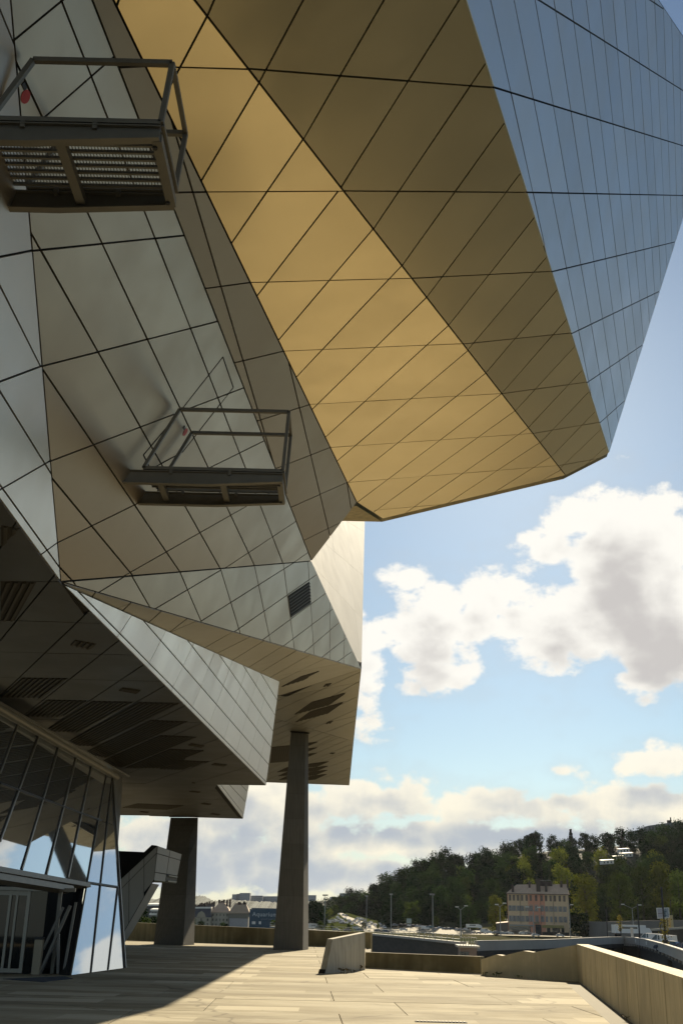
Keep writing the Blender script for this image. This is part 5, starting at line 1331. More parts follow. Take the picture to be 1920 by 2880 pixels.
# ------------------------------------------------------------------ generic far building
def block(label, cat, u0, u1, v0, v1, y, m, depth=14, name='building', cols=0, rows=0, wcol=None, group=None, slope=0.0, ww=.5, wh=.55, gz=None, lab2=None):
    a, b = aty((u0, v0), y), aty((u1, v0 + slope), y)
    z0 = GZ if gz is None else gz
    t = thing(name, ((a.x + b.x) / 2, y, z0), label, cat, group)
    mb = MB(); mb.prism([(a.x, y, z0), (b.x, y, z0), (b.x, y, b.z), (a.x, y, a.z)], (0, depth, 0)); part(mb, 'wall', m, t)
    zb = aty((u0, v1), y).z
    if cols:
        for i in range(cols):
            for j in range(rows):
                cx = a.x + (b.x - a.x) * (i + .5) / cols; cz = zb + (a.z - zb) * (j + .55) / rows
                w, h = (b.x - a.x) / cols * ww, (a.z - zb) / rows * wh
                mb = MB(); mb.box((cx, y - .05, cz), (w, .2, h)); part(mb, 'window', wcol or M_WIN, t)
    return t, a, b
# ivy hanging over the wall by the house
iv = thing('ivy', tuple(aty((1326, 2150), 628)), 'dark ivy hanging over the wall right of the apartment house', 'ivy')
ri = random.Random(8); mb = MB()
for k in range(900):
    u_ = ri.uniform(1311, 1352) - 4 * ri.random(); v_ = 2150 - (2150 - 2098) * ri.random() ** (0.6 if u_ < 1330 else 1.6)
    p = aty((u_, v_), 630 + ri.uniform(-2, 2)) - Vector(iv.location); n_ = Vector((ri.gauss(0, 1), -1.2 + ri.gauss(0, .6), ri.gauss(0, .8))).normalized(); s_ = n_.orthogonal().normalized() * ri.uniform(.4, .9); q = n_.cross(s_)
    mb.poly([p - s_, p - q * .6, p + s_, p + q * .6])
mb.build('leaves', LEAF[0], iv)['kind'] = 'stuff'
# hilltop flats and terraced houses on the right flank
M_FLAT = mat('grey flats', (0.20, 0.20, 0.20), 0.85, vary=0.02)
t, a, b = block('grey block of flats on the hilltop at the right edge', 'flats', 1487, 1545, 1896.5, 1925, 1010, M_FLAT, 16, 'flats', 8, 2, None, slope=-8, ww=.4, gz=25)
mb = MB(); mb.prism([aty((1546, 1888), 1010), aty((1580, 1889), 1012), aty((1580, 1950), 1012), aty((1546, 1950), 1010)], (0, 16, 0)); part(mb, 'wing', mat('brown grey flats', (0.17, 0.15, 0.13), 0.85, vary=0), t)
mb = MB(); mb.box(aty((1535, 1888), 1012), (3.0, 2, 3)); part(mb, 'chimney', M_CHIM, t)
mb = MB(); mb.box(aty((1539, 1884), 1012), (.9, .9, 5)); part(mb, 'flue', M_CHIM, t)
mb = MB(); mb.prism([aty((1449, 1909), 1012), aty((1487, 1904), 1010), aty((1487, 1930), 1010), aty((1449, 1930), 1012)], (0, 12, 0)); part(mb, 'low_wing', M_FLAT, t)
M_WHITE = mat('white render', (0.74, 0.72, 0.66), 0.8, vary=0)
M_FLATROOF = mat('pale gravel roof', (0.55, 0.52, 0.45), 0.6, vary=0)
k = 0
for (u0, u1, v, lab) in ((1381, 1408, 1977, 'lowest white terraced villa on the slope'), (1405, 1430, 1968, 'second white terraced villa above the lowest one'), (1424, 1452, 1961, 'wide white terraced villa in the middle of the row'), (1421, 1444, 1951, 'upper white terraced villa under dark trees'), (1484, 1506, 1944, 'white flat roofed villa near the hilltop flats')):
    y = 850 + (1977 - v) * 3.2
    A_, B_ = aty((u0, v), y), aty((u1, v - 1.5), y)
    t = thing('villa', ((A_.x + B_.x) / 2, y, A_.z - 3), lab, 'villa')
    mb = MB(); mb.prism([A_, B_, B_ - Vector((0, 0, 2.6)), A_ - Vector((0, 0, 2.6))], (0, 7, 0)); part(mb, 'wall', M_WHITE, t)
    mb = MB(); mb.prism([A_ + Vector((-.4, -.5, .0)), B_ + Vector((.4, -.5, .0)), B_ + Vector((.4, 7, 0.6)), A_ + Vector((-.4, 7, 0.6))], (0, 0, .35)); part(mb, 'roof', M_FLATROOF, t)
    for f in (.2, .5, .8):
        c = A_ + (B_ - A_) * f - Vector((0, .06, 1.4)); mb = MB(); mb.box(c, ((B_ - A_).length * .16, .1, 1.5)); part(mb, 'window', M_WIN, t)

# town across the water on the left
M_TAN = mat('tan stone', (0.36, 0.32, 0.24), 0.85, vary=0.03)
M_SLATE = mat('dark slate', (0.06, 0.06, 0.07), 0.6, vary=0)
TY = 540.0
def roof_on(a, b, h, depth, m, t, hip=3.0, over=.6):
    mb = MB()
    e = [Vector((a.x - over, a.y - over, a.z)), Vector((b.x + over, b.y - over, b.z)), Vector((b.x + over, b.y + depth + over, b.z)), Vector((a.x - over, a.y + depth + over, a.z))]
    r0 = Vector((a.x + hip, a.y + depth / 2, a.z + h)); r1 = Vector((b.x - hip, b.y + depth / 2, b.z + h))
    mb.poly([e[0], e[1], r1, r0]); mb.poly([e[2], e[3], r0, r1]); mb.poly([e[3], e[0], r0]); mb.poly([e[1], e[2], r1]); mb.poly(e)
    return part(mb, 'roof', m, t)
def chimneys(rf, a, b, h, depth, fr, hs):
    for f, q in zip(fr, hs):
        c = a + (b - a) * f + Vector((0, depth * .45, h * .8)); mb = MB(); mb.box(c, (.9, .8, q)); part(mb, 'chimney', M_CHIM, rf)
t, a, b = block('cream house with a slate mansard and white roof edge behind the short column', 'house', 440, 485, 2107, 2128, TY, M_TAN, 10, 'town_house', 3, 2, ww=.22)
mb = MB(); mb.prism([a, b, b + Vector((-.4, 1.5, 2.4 * 1.6)), a + Vector((0, 1.5, 2.4 * 1.6))], (0, 7, 0)); rf = part(mb, 'mansard', M_SLATE, t)
mb = MB(); mb.prism([a + Vector((0, 1.2, 3.9)), b + Vector((-.4, 1.2, 3.9)), b + Vector((-.4, 1.2, 4.6)), a + Vector((0, 1.2, 4.6))], (0, 7, 0)); part(mb, 'roof_edge', M_WHITE, rf)
mb = MB(); c = a + Vector((4.5, -.2, 1.4)); mb.prism([c + Vector((-2.2, 0, -1.2)), c + Vector((2.2, 0, -1.2)), c + Vector((1.4, 0, .6)), c + Vector((0, 0, 1.5)), c + Vector((-1.4, 0, .6))], (0, 1.5, 0)); part(mb, 'dormer', M_TAN, rf)
t, a, b = block('cream town house with two rows of dark windows and a tan hipped roof', 'house', 486, 526.5, 2096, 2130, TY + 4, mat('pale cream stone', (0.43, 0.39, 0.31), 0.85, vary=0), 11, 'town_house', 5, 3, ww=.34, wh=.5)
rf = roof_on(a, b, 5.2, 11, M_TILE, t, 3.5); chimneys(rf, a, b, 5.2, 11, (.35, .5, .62, .8, .97), (3.2, 2.2, 3.4, 3.0, 3.6))
t, a, b = block('grey gabled house with a lower white wall beside the blue building', 'house', 527, 571, 2098, 2130, TY + 2, mat('grey brown render', (0.21, 0.195, 0.16), 0.85, vary=0), 11, 'town_house', 4, 1, ww=.12, wh=.1)
rf = roof_on(a, b, 4.6, 11, mat('plain tan tile', (0.42, 0.30, 0.19), 0.7, vary=0, nscale=.6), t, 2.0); chimneys(rf, a, b, 4.6, 11, (.42, .5, .7, .78), (3.0, 2.6, 3.4, 2.4))  # roof tile in an even tan
mb = MB(); p0, p1 = aty((527.5, 2109), TY + 1.6), aty((570, 2110), TY + 1.6); mb.prism([p0, p1, Vector((p1.x, p1.y, GZ)), Vector((p0.x, p0.y, GZ))], (0, .3, 0)); part(mb, 'lower_wall', mat('greyish white wall', (0.34, 0.33, 0.33), 0.8, vary=0), t)
for (u0, u1, v, c_) in ((455, 470, 2086, 'row of dark roofs behind the mansard house'), (470, 492, 2083, 'dark roofed house with many chimneys behind the town houses'), (441, 455, 2090, 'small brown roofed house behind the short column')):
    t, a, b = block(c_, 'house', u0, u1, v + 6, 2120, TY + 40, mat('brown stone', (0.2, 0.16, 0.12), 0.9, vary=0.1), 9, 'town_house')
    rf = roof_on(a, b, 3.0, 9, mat('dark brown tile', (0.10, 0.075, 0.06), 0.8, vary=0), t, 1.0); chimneys(rf, a, b, 3.0, 9, (.15, .4, .7, .9), (2.4, 3.0, 2.2, 2.8))
# blue building with lettering
AY = 480.0
t, a, b = block('blue aquarium building with large pale lettering, partly behind the tall column', 'aquarium', 573.5, 655, 2088, 2132, AY, mat('deep blue cladding', (0.035, 0.075, 0.115), 0.6, vary=0), 20, 'aquarium_building')
mb = MB(); p0, p1 = aty((578, 2085), AY + 3), aty((650, 2087), AY + 3); mb.prism([p0, p1, p1 - Vector((0, 0, 1.5)), p0 - Vector((0, 0, 1.5))], (0, 6, 0)); part(mb, 'roof_plant', M_FLAT, t)
def lettering(txt, u_, v_, height_v, y, m, parent, name):
    cu = bpy.data.curves.new(name, 'FONT'); cu.body = txt
    P = aty((u_, v_), y - .25)
    sz = (aty((u_, v_ - height_v), y).z - aty((u_, v_), y).z) / 0.69
    cu.size = sz; cu.extrude = 0.06; cu.space_character = 1.12; cu.offset = 0.012 * sz
    cu.materials.append(m)
    o = bpy.data.objects.new(name, cu); COL.objects.link(o)
    dg = bpy.context.evaluated_depsgraph_get()
    me = bpy.data.meshes.new_from_object(o.evaluated_get(dg))
    bpy.data.objects.remove(o); bpy.data.curves.remove(cu)
    o = bpy.data.objects.new(name, me); COL.objects.link(o)
    me.materials.clear(); me.materials.append(m)
    o.parent = parent; o.location = P - parent.location; o.rotation_euler = (pi / 2, 0, 0)
    return o
M_LET = mat('pale lettering', (0.45, 0.50, 0.52), 0.6, vary=0)
lettering('Aquarium', 579.5, 2104.0, 9.6, AY, M_LET, t, 'sign_lettering')
lettering('grand lyon', 600, 2112.6, 4.0, AY, mat('faint lettering', (0.16, 0.2, 0.25), 0.6, vary=0), t, 'sign_lettering')
for u0 in (580, 584.2, 597):
    mb = MB(); c = aty((u0, 2119.5), AY - .2); mb.box(c, (.9 if u0 != 580 else .5, .2, 1.1)); part(mb, 'white_sign', M_WHITE, t)
# apartment slabs on the far plateau
M_SLAB = mat('haze toned tower concrete', (0.29, 0.30, 0.325), 0.85, vary=0.04)  # bluish grey base, distance haze put into the colour
def tower(label, u0, u1, v0, v1, y, c, r):
    g = aty((u0, v1), y).z - 40
    return block(label, 'tower block', u0, u1, v0, v1, y, M_SLAB, 30, 'tower_block', c, r, mat('tower window', (0.16, 0.17, 0.18), 0.5, vary=0), ww=.45, wh=.4, gz=g)
for args in (('left stepped tower block on the far plateau', 533.5, 543, 2054, 2070, 2600, 3, 4), ('tower block with a narrow step beside the tallest one', 543, 550.5, 2053, 2072, 2610, 2, 4), ('tallest tower block on the far plateau', 550.5, 574.5, 2051, 2074, 2600, 6, 5), ('long slab block right of the tallest tower', 575, 604, 2057, 2074, 2640, 7, 4), ('slab block ending behind the tall column', 604.5, 640, 2058.5, 2076, 2660, 8, 4),
             ('tower block just right of the tall column', 706, 726, 2056, 2072, 2700, 5, 4), ('wide dark slab block above the queue of cars', 780, 828, 2051.5, 2068, 2500, 11, 4), ('low slab block left of the wide dark one', 757, 779, 2060, 2070, 2600, 5, 2)):
    tower(*args)
# far wooded plateau and hills
M_FARWOOD = mat('haze toned woodland', (0.045, 0.062, 0.055), 0.95, vary=0, nscale=0.02, noise_amt=0.4)  # cool base colour carries part of the distance haze
def far_ridge(name, pts, y, depth, rough, seed):
    r = random.Random(seed); mb = MB()
    prev = None
    us_ = []
    for (a, b), (c, d) in zip(pts, pts[1:]):
        n_ = max(2, int((c - a) / 2.2))
        us_ += [(a + (c - a) * k / n_, b + (d - b) * k / n_) for k in range(n_)]
    for u_, v_ in us_:
        p = aty((u_, v_ + r.uniform(-rough, rough)), y + r.uniform(-20, 20))
        q = Vector((p.x, p.y - depth, GZ - 2)); w = Vector((p.x * 1.1, p.y + depth, p.z * .8))
        if prev:
            mb.poly([prev[1], q, p, prev[0]]); mb.poly([prev[0], p, w, prev[2]])
        prev = (p, q, w)
    return tag(mb.build(name, M_FARWOOD), kind='structure')
far_ridge('far_hills', [(150, 2072), (330, 2068), (360, 2064), (440, 2060), (470, 2057), (490, 2070), (520, 2066), (545, 2060), (700, 2070), (1000, 2074)], 3400, 500, 2.2, 5)
far_ridge('wooded_plateau', [(150, 2085), (400, 2080), (470, 2074), (520, 2066), (560, 2068), (600, 2071), (640, 2072), (720, 2070), (790, 2068), (860, 2072), (1000, 2085)], 2450, 400, 1.6, 6)
# trees in front of the town and by the river on the left
for (k_, u_, v0, v1, y, lab) in (('round3', 441, 2108, 2132, 420, 'sunlit bush like tree at the right foot of the short column'), ('round2', 462, 2116, 2134, 420, 'low green tree below the mansard house'), ('round1', 520, 2122, 2134, 420, 'small dark tree before the cream town house'), ('round2', 512, 2119, 2134, 430, 'green shrub tree before the town house windows'), ('round5', 627, 2114, 2134, 300, 'olive tree beside the tall column'),
        ('round1', 322, 2086, 2135, 420, 'dark tree left of the white terraces behind the stair box'), ('round4', 333, 2110, 2140, 380, 'olive bush under the stair box'), ('round3', 352, 2108, 2140, 390, 'green bush beside the short column on its left'), ('round2', 312, 2100, 2140, 380, 'green tree by the lower edge of the stair box'),
        ('round1', 718, 2074, 2138, 700, 'dark round tree right of the tall column'), ('round0', 735, 2084, 2136, 720, 'dark tree behind the double head lamp'), ('round5', 770, 2080, 2104, 1005, 'green tree behind the queue of cars'), ('round6', 755, 2090, 2112, 985, 'bright green tree left of the queue of cars'), ('round2', 808, 2074, 2104, 1000, 'deep green tree at the top of the rising road'), ('round0', 838, 2070, 2108, 985, 'dark tree right of the rising road'), ('round5', 1000, 2105, 2128, 720, 'small olive tree behind the white sign'), ('round4', 902, 2104, 2122, 800, 'loose olive tree above the queue of cars'),
        ('round0', 826, 2064, 2106, 1010, 'dark tree left of the flat end of the hill'), ('round2', 850, 2050, 2108, 1000, 'deep green tree above the right side of the rising road'), ('round1', 868, 2036, 2108, 1005, 'tall dark tree where the hill meets the rising road'), ('round3', 792, 2082, 2100, 1010, 'low green tree closing the top of the rising road'),
        ('round5', 762, 2122, 2134, 700, 'olive bush among the cars left of the rising road'), ('round3', 800, 2124, 2137, 690, 'green bush among the cars below the rising road'), ('round2', 836, 2118, 2133, 720, 'dark green bush beside the thin tall lamp'), ('round5', 868, 2121, 2133, 715, 'olive bush among the cars right of the rising road'),
        ('round4', 735, 2118, 2140, 560, 'olive bush beside the white lorry')):
    tree_at(k_, u_, v0, v1, y, lab)
t, a, b = block('long white roofed shed across the river behind the stair box', 'shed', 334, 376, 2081, 2086, 600, M_SLATE, 20, 'shed')
mb = MB(); mb.prism([a + Vector((0, -.5, 0)), b + Vector((0, -.5, 0)), b + Vector((0, 20, .8)), a + Vector((0, 20, .8))], (0, 0, .9)); part(mb, 'roof', M_WHITE, t)
for (u0, u1, v, lab) in ((348, 368, 2091, 'white river villa with a long flat roof behind the short column'), (346, 358, 2100, 'lower white river villa behind the short column')):
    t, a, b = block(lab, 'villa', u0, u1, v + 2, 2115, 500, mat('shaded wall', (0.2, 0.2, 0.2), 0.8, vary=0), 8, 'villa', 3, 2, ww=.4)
    mb = MB(); mb.prism([a + Vector((-.5, -.5, 0)), b + Vector((.5, -.5, 0)), b + Vector((.5, 8, .5)), a + Vector((-.5, 8, .5))], (0, 0, .8)); part(mb, 'roof', M_WHITE, t)

# ------------------------------------------------------------------ lamps, signs, poles
def lamp(label, u_, v0, v1, y, heads, name='street_lamp', m=None, r=0.11, group=None):
    B, T = aty((u_, v1), y), aty((u_, v0), y)
    B.x = T.x
    t = thing(name, tuple(B), label, 'street lamp', group)
    m = m or M_STEELR
    mb = MB(); mb.cyl(B - Vector((0, 0, 1.5)), T, r * 1.35, r * 0.8, 8); part(mb, 'pole', m, t)
    for kind, du, dv in heads:
        H_ = aty((u_ + du, v0 + dv), y)
        if kind == 'arm':
            mb = MB(); mb.cyl(T, H_, r * 0.7, r * 0.6, 6); part(mb, 'arm', m, t)
            mb = MB(); mb.box(H_, (r * 9, r * 4, r * 2.4)); part(mb, 'lamp_head', M_WHITE, t)
        else:
            mb = MB(); mb.box(H_, (r * 8, r * 5, r * 3.5)); part(mb, 'lamp_head', M_DARK if kind == 'dark' else M_STEELR, t)
    return t
lamp('tall lamp with a dark twin head left of the queue of cars', 746.8, 2056, 2133, 560, [('dark', -3, 0), ('dark', 3.4, 0)], r=.16)
lamp('thin tall lamp standing over the middle of the queue of cars', 842, 2059, 2130, 600, [('head', 0, -1)], r=.15)
lamp('tall lamp with a flat head above the ramp wall', 898, 2055, 2147, 420, [('head', 0, -1)], r=.14)
lamp('tallest bright lamp post in front of the dark wood', 993, 2055, 2142, 430, [('head', -3, -1), ('head', .5, -.5)], r=.16)
lamp('lamp with one raised arm in front of the parked cars', 1057, 2090, 2146, 480, [('arm', 12.5, -9.5), ('arm', -8, -7)], r=.16)
lamp('lamp with one raised arm left of the pink apartment house', 1147, 2082.5, 2142, 560, [('arm', 10.5, -8), ('arm', -7, -5)], r=.19)
lamp('lamp with a raised arm in front of the pink apartment house', 1223.5, 2092, 2148, 540, [('arm', 12.5, -8), ('arm', -14, -9)], r=.18)
lamp('thin lamp by the right corner of the pink apartment house', 1306, 2080, 2153, 600, [('arm', 6, -2)], r=.16)
lamp('double armed lamp above the white camper van', 1450.5, 2086.5, 2132, 330, [('arm', -21.5, -9.5), ('arm', 17.5, -8)], r=.10)
def pole(label, u0, v0, u1, v1, y, r, m):
    B, T = aty((u1, v1), y), aty((u0, v0), y); B.x = T.x = (B.x + T.x) / 2
    t = thing('utility_pole', tuple(B), label, 'pole', 'dark poles along the viaduct')
    mb = MB(); mb.cyl(B - Vector((0, 0, 1.2)), T, r, r * .8, 8); part(mb, 'shaft', m, t)
    mb = MB(); mb.cyl(T, T + Vector((0, 0, r)), r * 1.2, r * .6, 8); part(mb, 'cap', m, t)
    return t
pole('dark pole on the viaduct right of the double armed lamp', 1463, 2078, 1468, 2160, 215, .16, M_DARK)
pole('dark pole crossing the billboard', 1519, 2040, 1527, 2178, 165, .15, M_DARK)
pole('thin dark pole on the viaduct above the corner of the parapet', 1392, 2090, 1394, 2160, 240, .13, M_DARK)
pole('short dark post at the near edge of the viaduct', 1423, 2110, 1425.5, 2160, 235, .12, M_DARK)
pole('pole behind the billboard', 1540, 2070, 1541, 2128, 500, .2, M_QUAY)
# flowering hanging tubs wrapped round two poles
for (u_, v_, y, w, h, lab) in ((1525, 2139, 164.5, .95, 3.2, 'yellowish plant tub on the pole below the billboard'), (1422.5, 2120, 234.5, .7, 3.0, 'yellowish plant tub on the short post of the viaduct')):
    c = aty((u_, v_), y); r = random.Random(int(u_)); mb = MB()
    for k in range(160):
        p = Vector((r.gauss(0, w * .33), r.gauss(0, w * .3), r.uniform(-h / 2, h / 2))); n_ = Vector((r.gauss(0, 1), r.gauss(0, 1), r.gauss(0, 1))).normalized(); s = n_.orthogonal().normalized() * .16; q = n_.cross(s)
        mb.poly([p - s, p - q * .6, p + s, p + q * .6])
    t = thing('plant_tub', tuple(c), lab, 'plant'); 
    o = mb.build('foliage', leaf_mat('yellowing foliage', (0.26, 0.22, 0.05)), t)
    mb = MB(); mb.cyl((0, 0, -h / 2 - .1), (0, 0, -h / 2 + .5), w * .32, w * .4, 10); mb.build('tub', M_QUAY, t)
# billboard
by = 430
A_, B_, C_, D_ = aty((1506, 2085.3), by), aty((1535.5, 2084.6), by), aty((1536.5, 2108), by), aty((1509, 2110), by)
bb = thing('billboard', (A_.x, by, GZ), 'white framed billboard with a pale poster and a teal blue poster', 'billboard')
mb = MB(); mb.prism([A_, B_, C_, D_], (0, .25, 0)); part(mb, 'frame', M_WHITE, bb)
def bq(f, h): return lerp(lerp(A_, B_, f), lerp(D_, C_, f), h) - Vector((0, .03, 0))
M_P1 = mat('pale poster', (0.40, 0.38, 0.42), 0.6, vary=0, nscale=.7)
def poster_mat():
    m = bpy.data.materials.new('teal poster'); m.use_nodes = True; t = NT(m.node_tree); b_ = m.node_tree.nodes['Principled BSDF']
    tc = t.node('ShaderNodeTexCoord'); sp_ = t.node('ShaderNodeSeparateXYZ'); t.link(tc.outputs['Object'], sp_.inputs[0])
    n_ = t.noise(tc.outputs['Object'], .9, 4, .6)
    t.link(t.mix(t.smooth(n_, .42, .6), (0.30, 0.34, 0.38), (0.02, 0.07, 0.10)), b_.inputs['Base Color']); return m
mb = MB(); mb.prism([bq(.06, .06), bq(.42, .06), bq(.42, .94), bq(.06, .94)], (0, .02, 0)); part(mb, 'poster', M_P1, bb, 'pale mauve poster')
mb = MB(); mb.prism([bq(.08, .50), bq(.42, .50), bq(.42, .56), bq(.08, .56)], (0, -.02, 0)); part(mb, 'poster_band', mat('brown band', (0.2, 0.15, 0.13), 0.6, vary=0), bb)
mb = MB(); mb.prism([bq(.49, .06), bq(.94, .06), bq(.94, .94), bq(.49, .94)], (0, .02, 0)); part(mb, 'poster', poster_mat(), bb, 'teal and blue poster')
for f in (.2, .8):
    q = bq(f, 1.0); mb = MB(); mb.cyl((q.x, q.y + .15, GZ), (q.x, q.y + .15, q.z), .15, n=8); part(mb, 'post', M_DARK, bb)
kb = thing('kiosk', tuple(aty((1533, 2116), 480)), 'small pale yellow kiosk below the billboard', 'kiosk')
for (u0, u1, v0, v1) in ((1524, 1535, 2105, 2116), (1538, 1545, 2102, 2116)):
    a, b = aty((u0, v0), 480), aty((u1, v1), 480); mb = MB(); mb.prism([(a.x, 480, a.z), (b.x, 480, a.z), (b.x, 480, GZ), (a.x, 480, GZ)], (0, 3, 0)); part(mb, 'wall', mat('pale yellow paint', (0.45, 0.38, 0.22), 0.8, vary=0), kb)
sg = thing('road_sign', tuple(aty((939, 2130), 690)), 'pale rectangular road sign board behind the parked cars', 'sign')
a, b = aty((933, 2109.5), 690), aty((944.5, 2120.5), 690)
mb = MB(); mb.prism([(a.x, 690, a.z), (b.x, 690, a.z), (b.x, 690, b.z), (a.x, 690, b.z)], (0, .15, 0)); part(mb, 'board', mat('pale green sign', (0.38, 0.45, 0.40), 0.6, vary=0), sg)
for f in (.2, .8):
    xx = a.x + (b.x - a.x) * f; mb = MB(); mb.cyl((xx, 690.2, b.z - 5), (xx, 690.2, b.z), .12, n=6); part(mb, 'post', M_STEELR, sg)
ws = thing('sign_panel', tuple(aty((1452, 2150), 232)), 'tall white panel standing on the viaduct before the camper van', 'sign')
a, b = aty((1446.5, 2131), 232), aty((1454, 2153), 232); mb = MB(); mb.box(((a.x + b.x) / 2, 232, (a.z + b.z) / 2), (b.x - a.x, .12, a.z - b.z)); part(mb, 'board', mat('off white panel', (0.5, 0.48, 0.44), 0.6, vary=0), ws)
mb = MB(); mb.cyl(((a.x + b.x) / 2, 232.2, b.z - 1.3), ((a.x + b.x) / 2, 232.2, a.z), .06, n=6); part(mb, 'post', M_STEELR, ws)
yf = thing('roof_gable', tuple(aty((965, 2036), 930)), 'pale triangular house gable peeking out of the wood', 'house')
a, b, c = aty((958, 2029), 930), aty((971, 2029.5), 930), aty((965, 2040), 930)
mb = MB(); mb.prism([a, b, b - Vector((0, 0, 7)), a - Vector((0, 0, 7))], (0, 8, 0)); part(mb, 'wall', M_TAN, yf)
mb = MB(); mb.prism([a + Vector((-.6, -.5, 0)), b + Vector((.6, -.5, 0)), (a + b) / 2 + Vector((0, -.5, 2.4))], (0, 9, 0)); part(mb, 'roof', M_TILE, yf)

# ------------------------------------------------------------------ vehicles
PAINT = {'white': (0.72, 0.71, 0.68), 'silver': (0.42, 0.43, 0.44), 'grey': (0.2, 0.2, 0.21), 'black': (0.02, 0.02, 0.022), 'dark blue': (0.03, 0.045, 0.08), 'red': (0.22, 0.04, 0.04), 'teal': (0.05, 0.18, 0.22), 'mauve': (0.2, 0.13, 0.17)}
def paint(c):
    m = mat('paint ' + c, PAINT[c], 0.28, 0.15 if c in ('silver', 'grey') else 0.0, vary=0, noise_amt=0.03)
    m.node_tree.nodes['Principled BSDF'].inputs['Coat Weight'].default_value = 0.6
    return m
M_TYRE = mat('tyre', (0.015, 0.015, 0.015), 0.9, vary=0)
M_RIM = mat('wheel rim', (0.35, 0.35, 0.36), 0.4, 0.7, vary=0)
BODY = {   # side profiles (x along the car, z) for body and glass house
 'car': ([(-2.1, .35), (-2.15, .75), (-1.95, .95), (-1.2, 1.0), (.95, 1.0), (1.9, .85), (2.12, .65), (2.1, .35)], [(-1.75, .98), (-1.25, 1.42), (-.2, 1.48), (.35, 1.42), (1.1, .98)], 1.74),
 'estate': ([(-2.2, .35), (-2.25, .8), (-2.1, 1.0), (1.0, 1.0), (2.0, .85), (2.2, .65), (2.15, .35)], [(-2.15, .98), (-1.95, 1.45), (0.2, 1.5), (.5, 1.45), (1.2, .98)], 1.78),
 'van': ([(-2.5, .35), (-2.55, 1.25), (1.35, 1.25), (2.3, 1.0), (2.5, .75), (2.45, .35)], [(-2.5, 1.23), (-2.45, 2.0), (.5, 2.05), (.75, 1.98), (1.5, 1.23)], 1.95),
}
def car_meshes(kind, colour):
    body, house_, w = BODY[kind]
    b = MB(); n = len(body)
    def ring(prof, y, k): return [(x, y, z) for x, z in prof]
    secs = [(-w / 2, 0.0), (-w / 2 + .06, 0.06), (w / 2 - .06, .06), (w / 2, 0.0)]
    # lofted body: sides slightly tucked in
    L = [[(x * (0.985 if i in (0, 3) else 1), y, z - (0.05 if i in (0, 3) and z > .8 else 0)) for x, z in body] for i, (y, _) in enumerate(secs)]
    for i in range(3):
        for k in range(n):
            b.poly([L[i][k], L[i][(k + 1) % n], L[i + 1][(k + 1) % n], L[i + 1][k]])
    b.poly(L[0]); b.poly(L[3])
    # roof panel
    wr = w * .41
    top = house_[1:-1]
    for k in range(len(top) - 1):
        (x0, z0), (x1, z1) = top[k], top[k + 1]
        b.prism([(x0, -wr, z0 + .02), (x1, -wr, z1 + .02), (x1, wr, z1 + .02), (x0, wr, z0 + .02)], (0, 0, -.05))
    # pillars
    for x, z in (house_[0], house_[-1]):
        q = house_[1] if x < 0 else house_[-2]
        for s in (-1, 1):
            b.bar((x, s * w * .44, z), (q[0], s * wr, q[1]), .09)
    xm = 0 if kind != 'van' else .4
    for s in (-1, 1): b.bar((xm - .1, s * w * .445, 1.0 if kind != 'van' else 1.24), (xm - .15, s * wr * 1.01, house_[2][1]), .08)
    g = MB()
    lo = [(house_[0], w * .43), (house_[-1], w * .43)]
    a0, a1, c0, c1 = house_[0], house_[-1], house_[1], house_[-2]
    q = lambda p, y: (p[0], y, p[1])
    wl = w * .43; wr2 = wr * .985
    if kind == 'van':
        xs_ = -.1
        b.prism([(a0[0], -wl, a0[1]), (xs_, -wl, a1[1]), (xs_, wl, a1[1]), (a0[0], wl, a0[1])], (0, 0, .76))
    g.poly([q(a0, -wl), q(a1, -wl), q(c1, -wr2), q(house_[2], -wr2), q(c0, -wr2)]); g.poly([q(a0, wl), q(a1, wl), q(c1, wr2), q(house_[2], wr2), q(c0, wr2)])
    g.poly([q(a0, -wl), q(a0, wl), q(c0, wr2), q(c0, -wr2)]); g.poly([q(a1, -wl), q(a1, wl), q(c1, wr2), q(c1, -wr2)])
    wh = MB(); rm = MB()
    return b.mesh('body', paint(colour)), g.mesh('window', M_WIN)
wh = MB(); wh.cyl((0, -.1, 0), (0, .1, 0), .32, n=14)
WHEEL = wh.mesh('wheel', M_TYRE)
wh = MB(); wh.cyl((0, -.105, 0), (0, .105, 0), .19, n=10)
RIM = wh.mesh('rim', M_RIM)
lh = MB(); lh.box((0, 0, 0), (.08, .36, .16))
M_LIGHT = mat('lamp glass', (0.6, 0.6, 0.58), 0.15, vary=0); M_TAIL = mat('tail lamp', (0.3, 0.02, 0.015), 0.25, vary=0)
HEAD, TAIL = lh.mesh('headlight', M_LIGHT), lh.mesh('tail_light', M_TAIL)
CARS = {}
def vehicle(kind, colour, loc, rz, label, cat='car', group=None, name=None):
    key = (kind, colour)
    if key not in CARS: CARS[key] = car_meshes(kind, colour)
    bm_, gm = CARS[key]
    t = thing(name or ('parked_car' if kind != 'van' else 'van'), tuple(loc), label, cat, group)
    t.rotation_euler = (0, 0, rz)
    def add(nm, me, l, par=t):
        o = bpy.data.objects.new(nm, me); COL.objects.link(o); o.parent = par; o.location = l; return o
    add('body', bm_, (0, 0, 0)); add('window', gm, (0, 0, 0))
    w = BODY[kind][2]; xw = 1.35 if kind != 'van' else 1.65
    for sx in (-1, 1):
        for sy in (-1, 1):
            wo = add('wheel', WHEEL, (sx * xw, sy * (w / 2 - .07), .32)); add('rim', RIM, (0, sy * .004, 0), wo)
    xe_ = max(p[0] for p in BODY[kind][0])
    for sy in (-1, 1):
        add('headlight', HEAD, (xe_ - .03, sy * w * .34, .68)); add('tail_light', TAIL, (-xe_ - .02, sy * w * .36, .8))
    return t
rc = random.Random(5)
def c860(x, y): return (702.3 + x * .14583, 2025.3 + y * .14583)
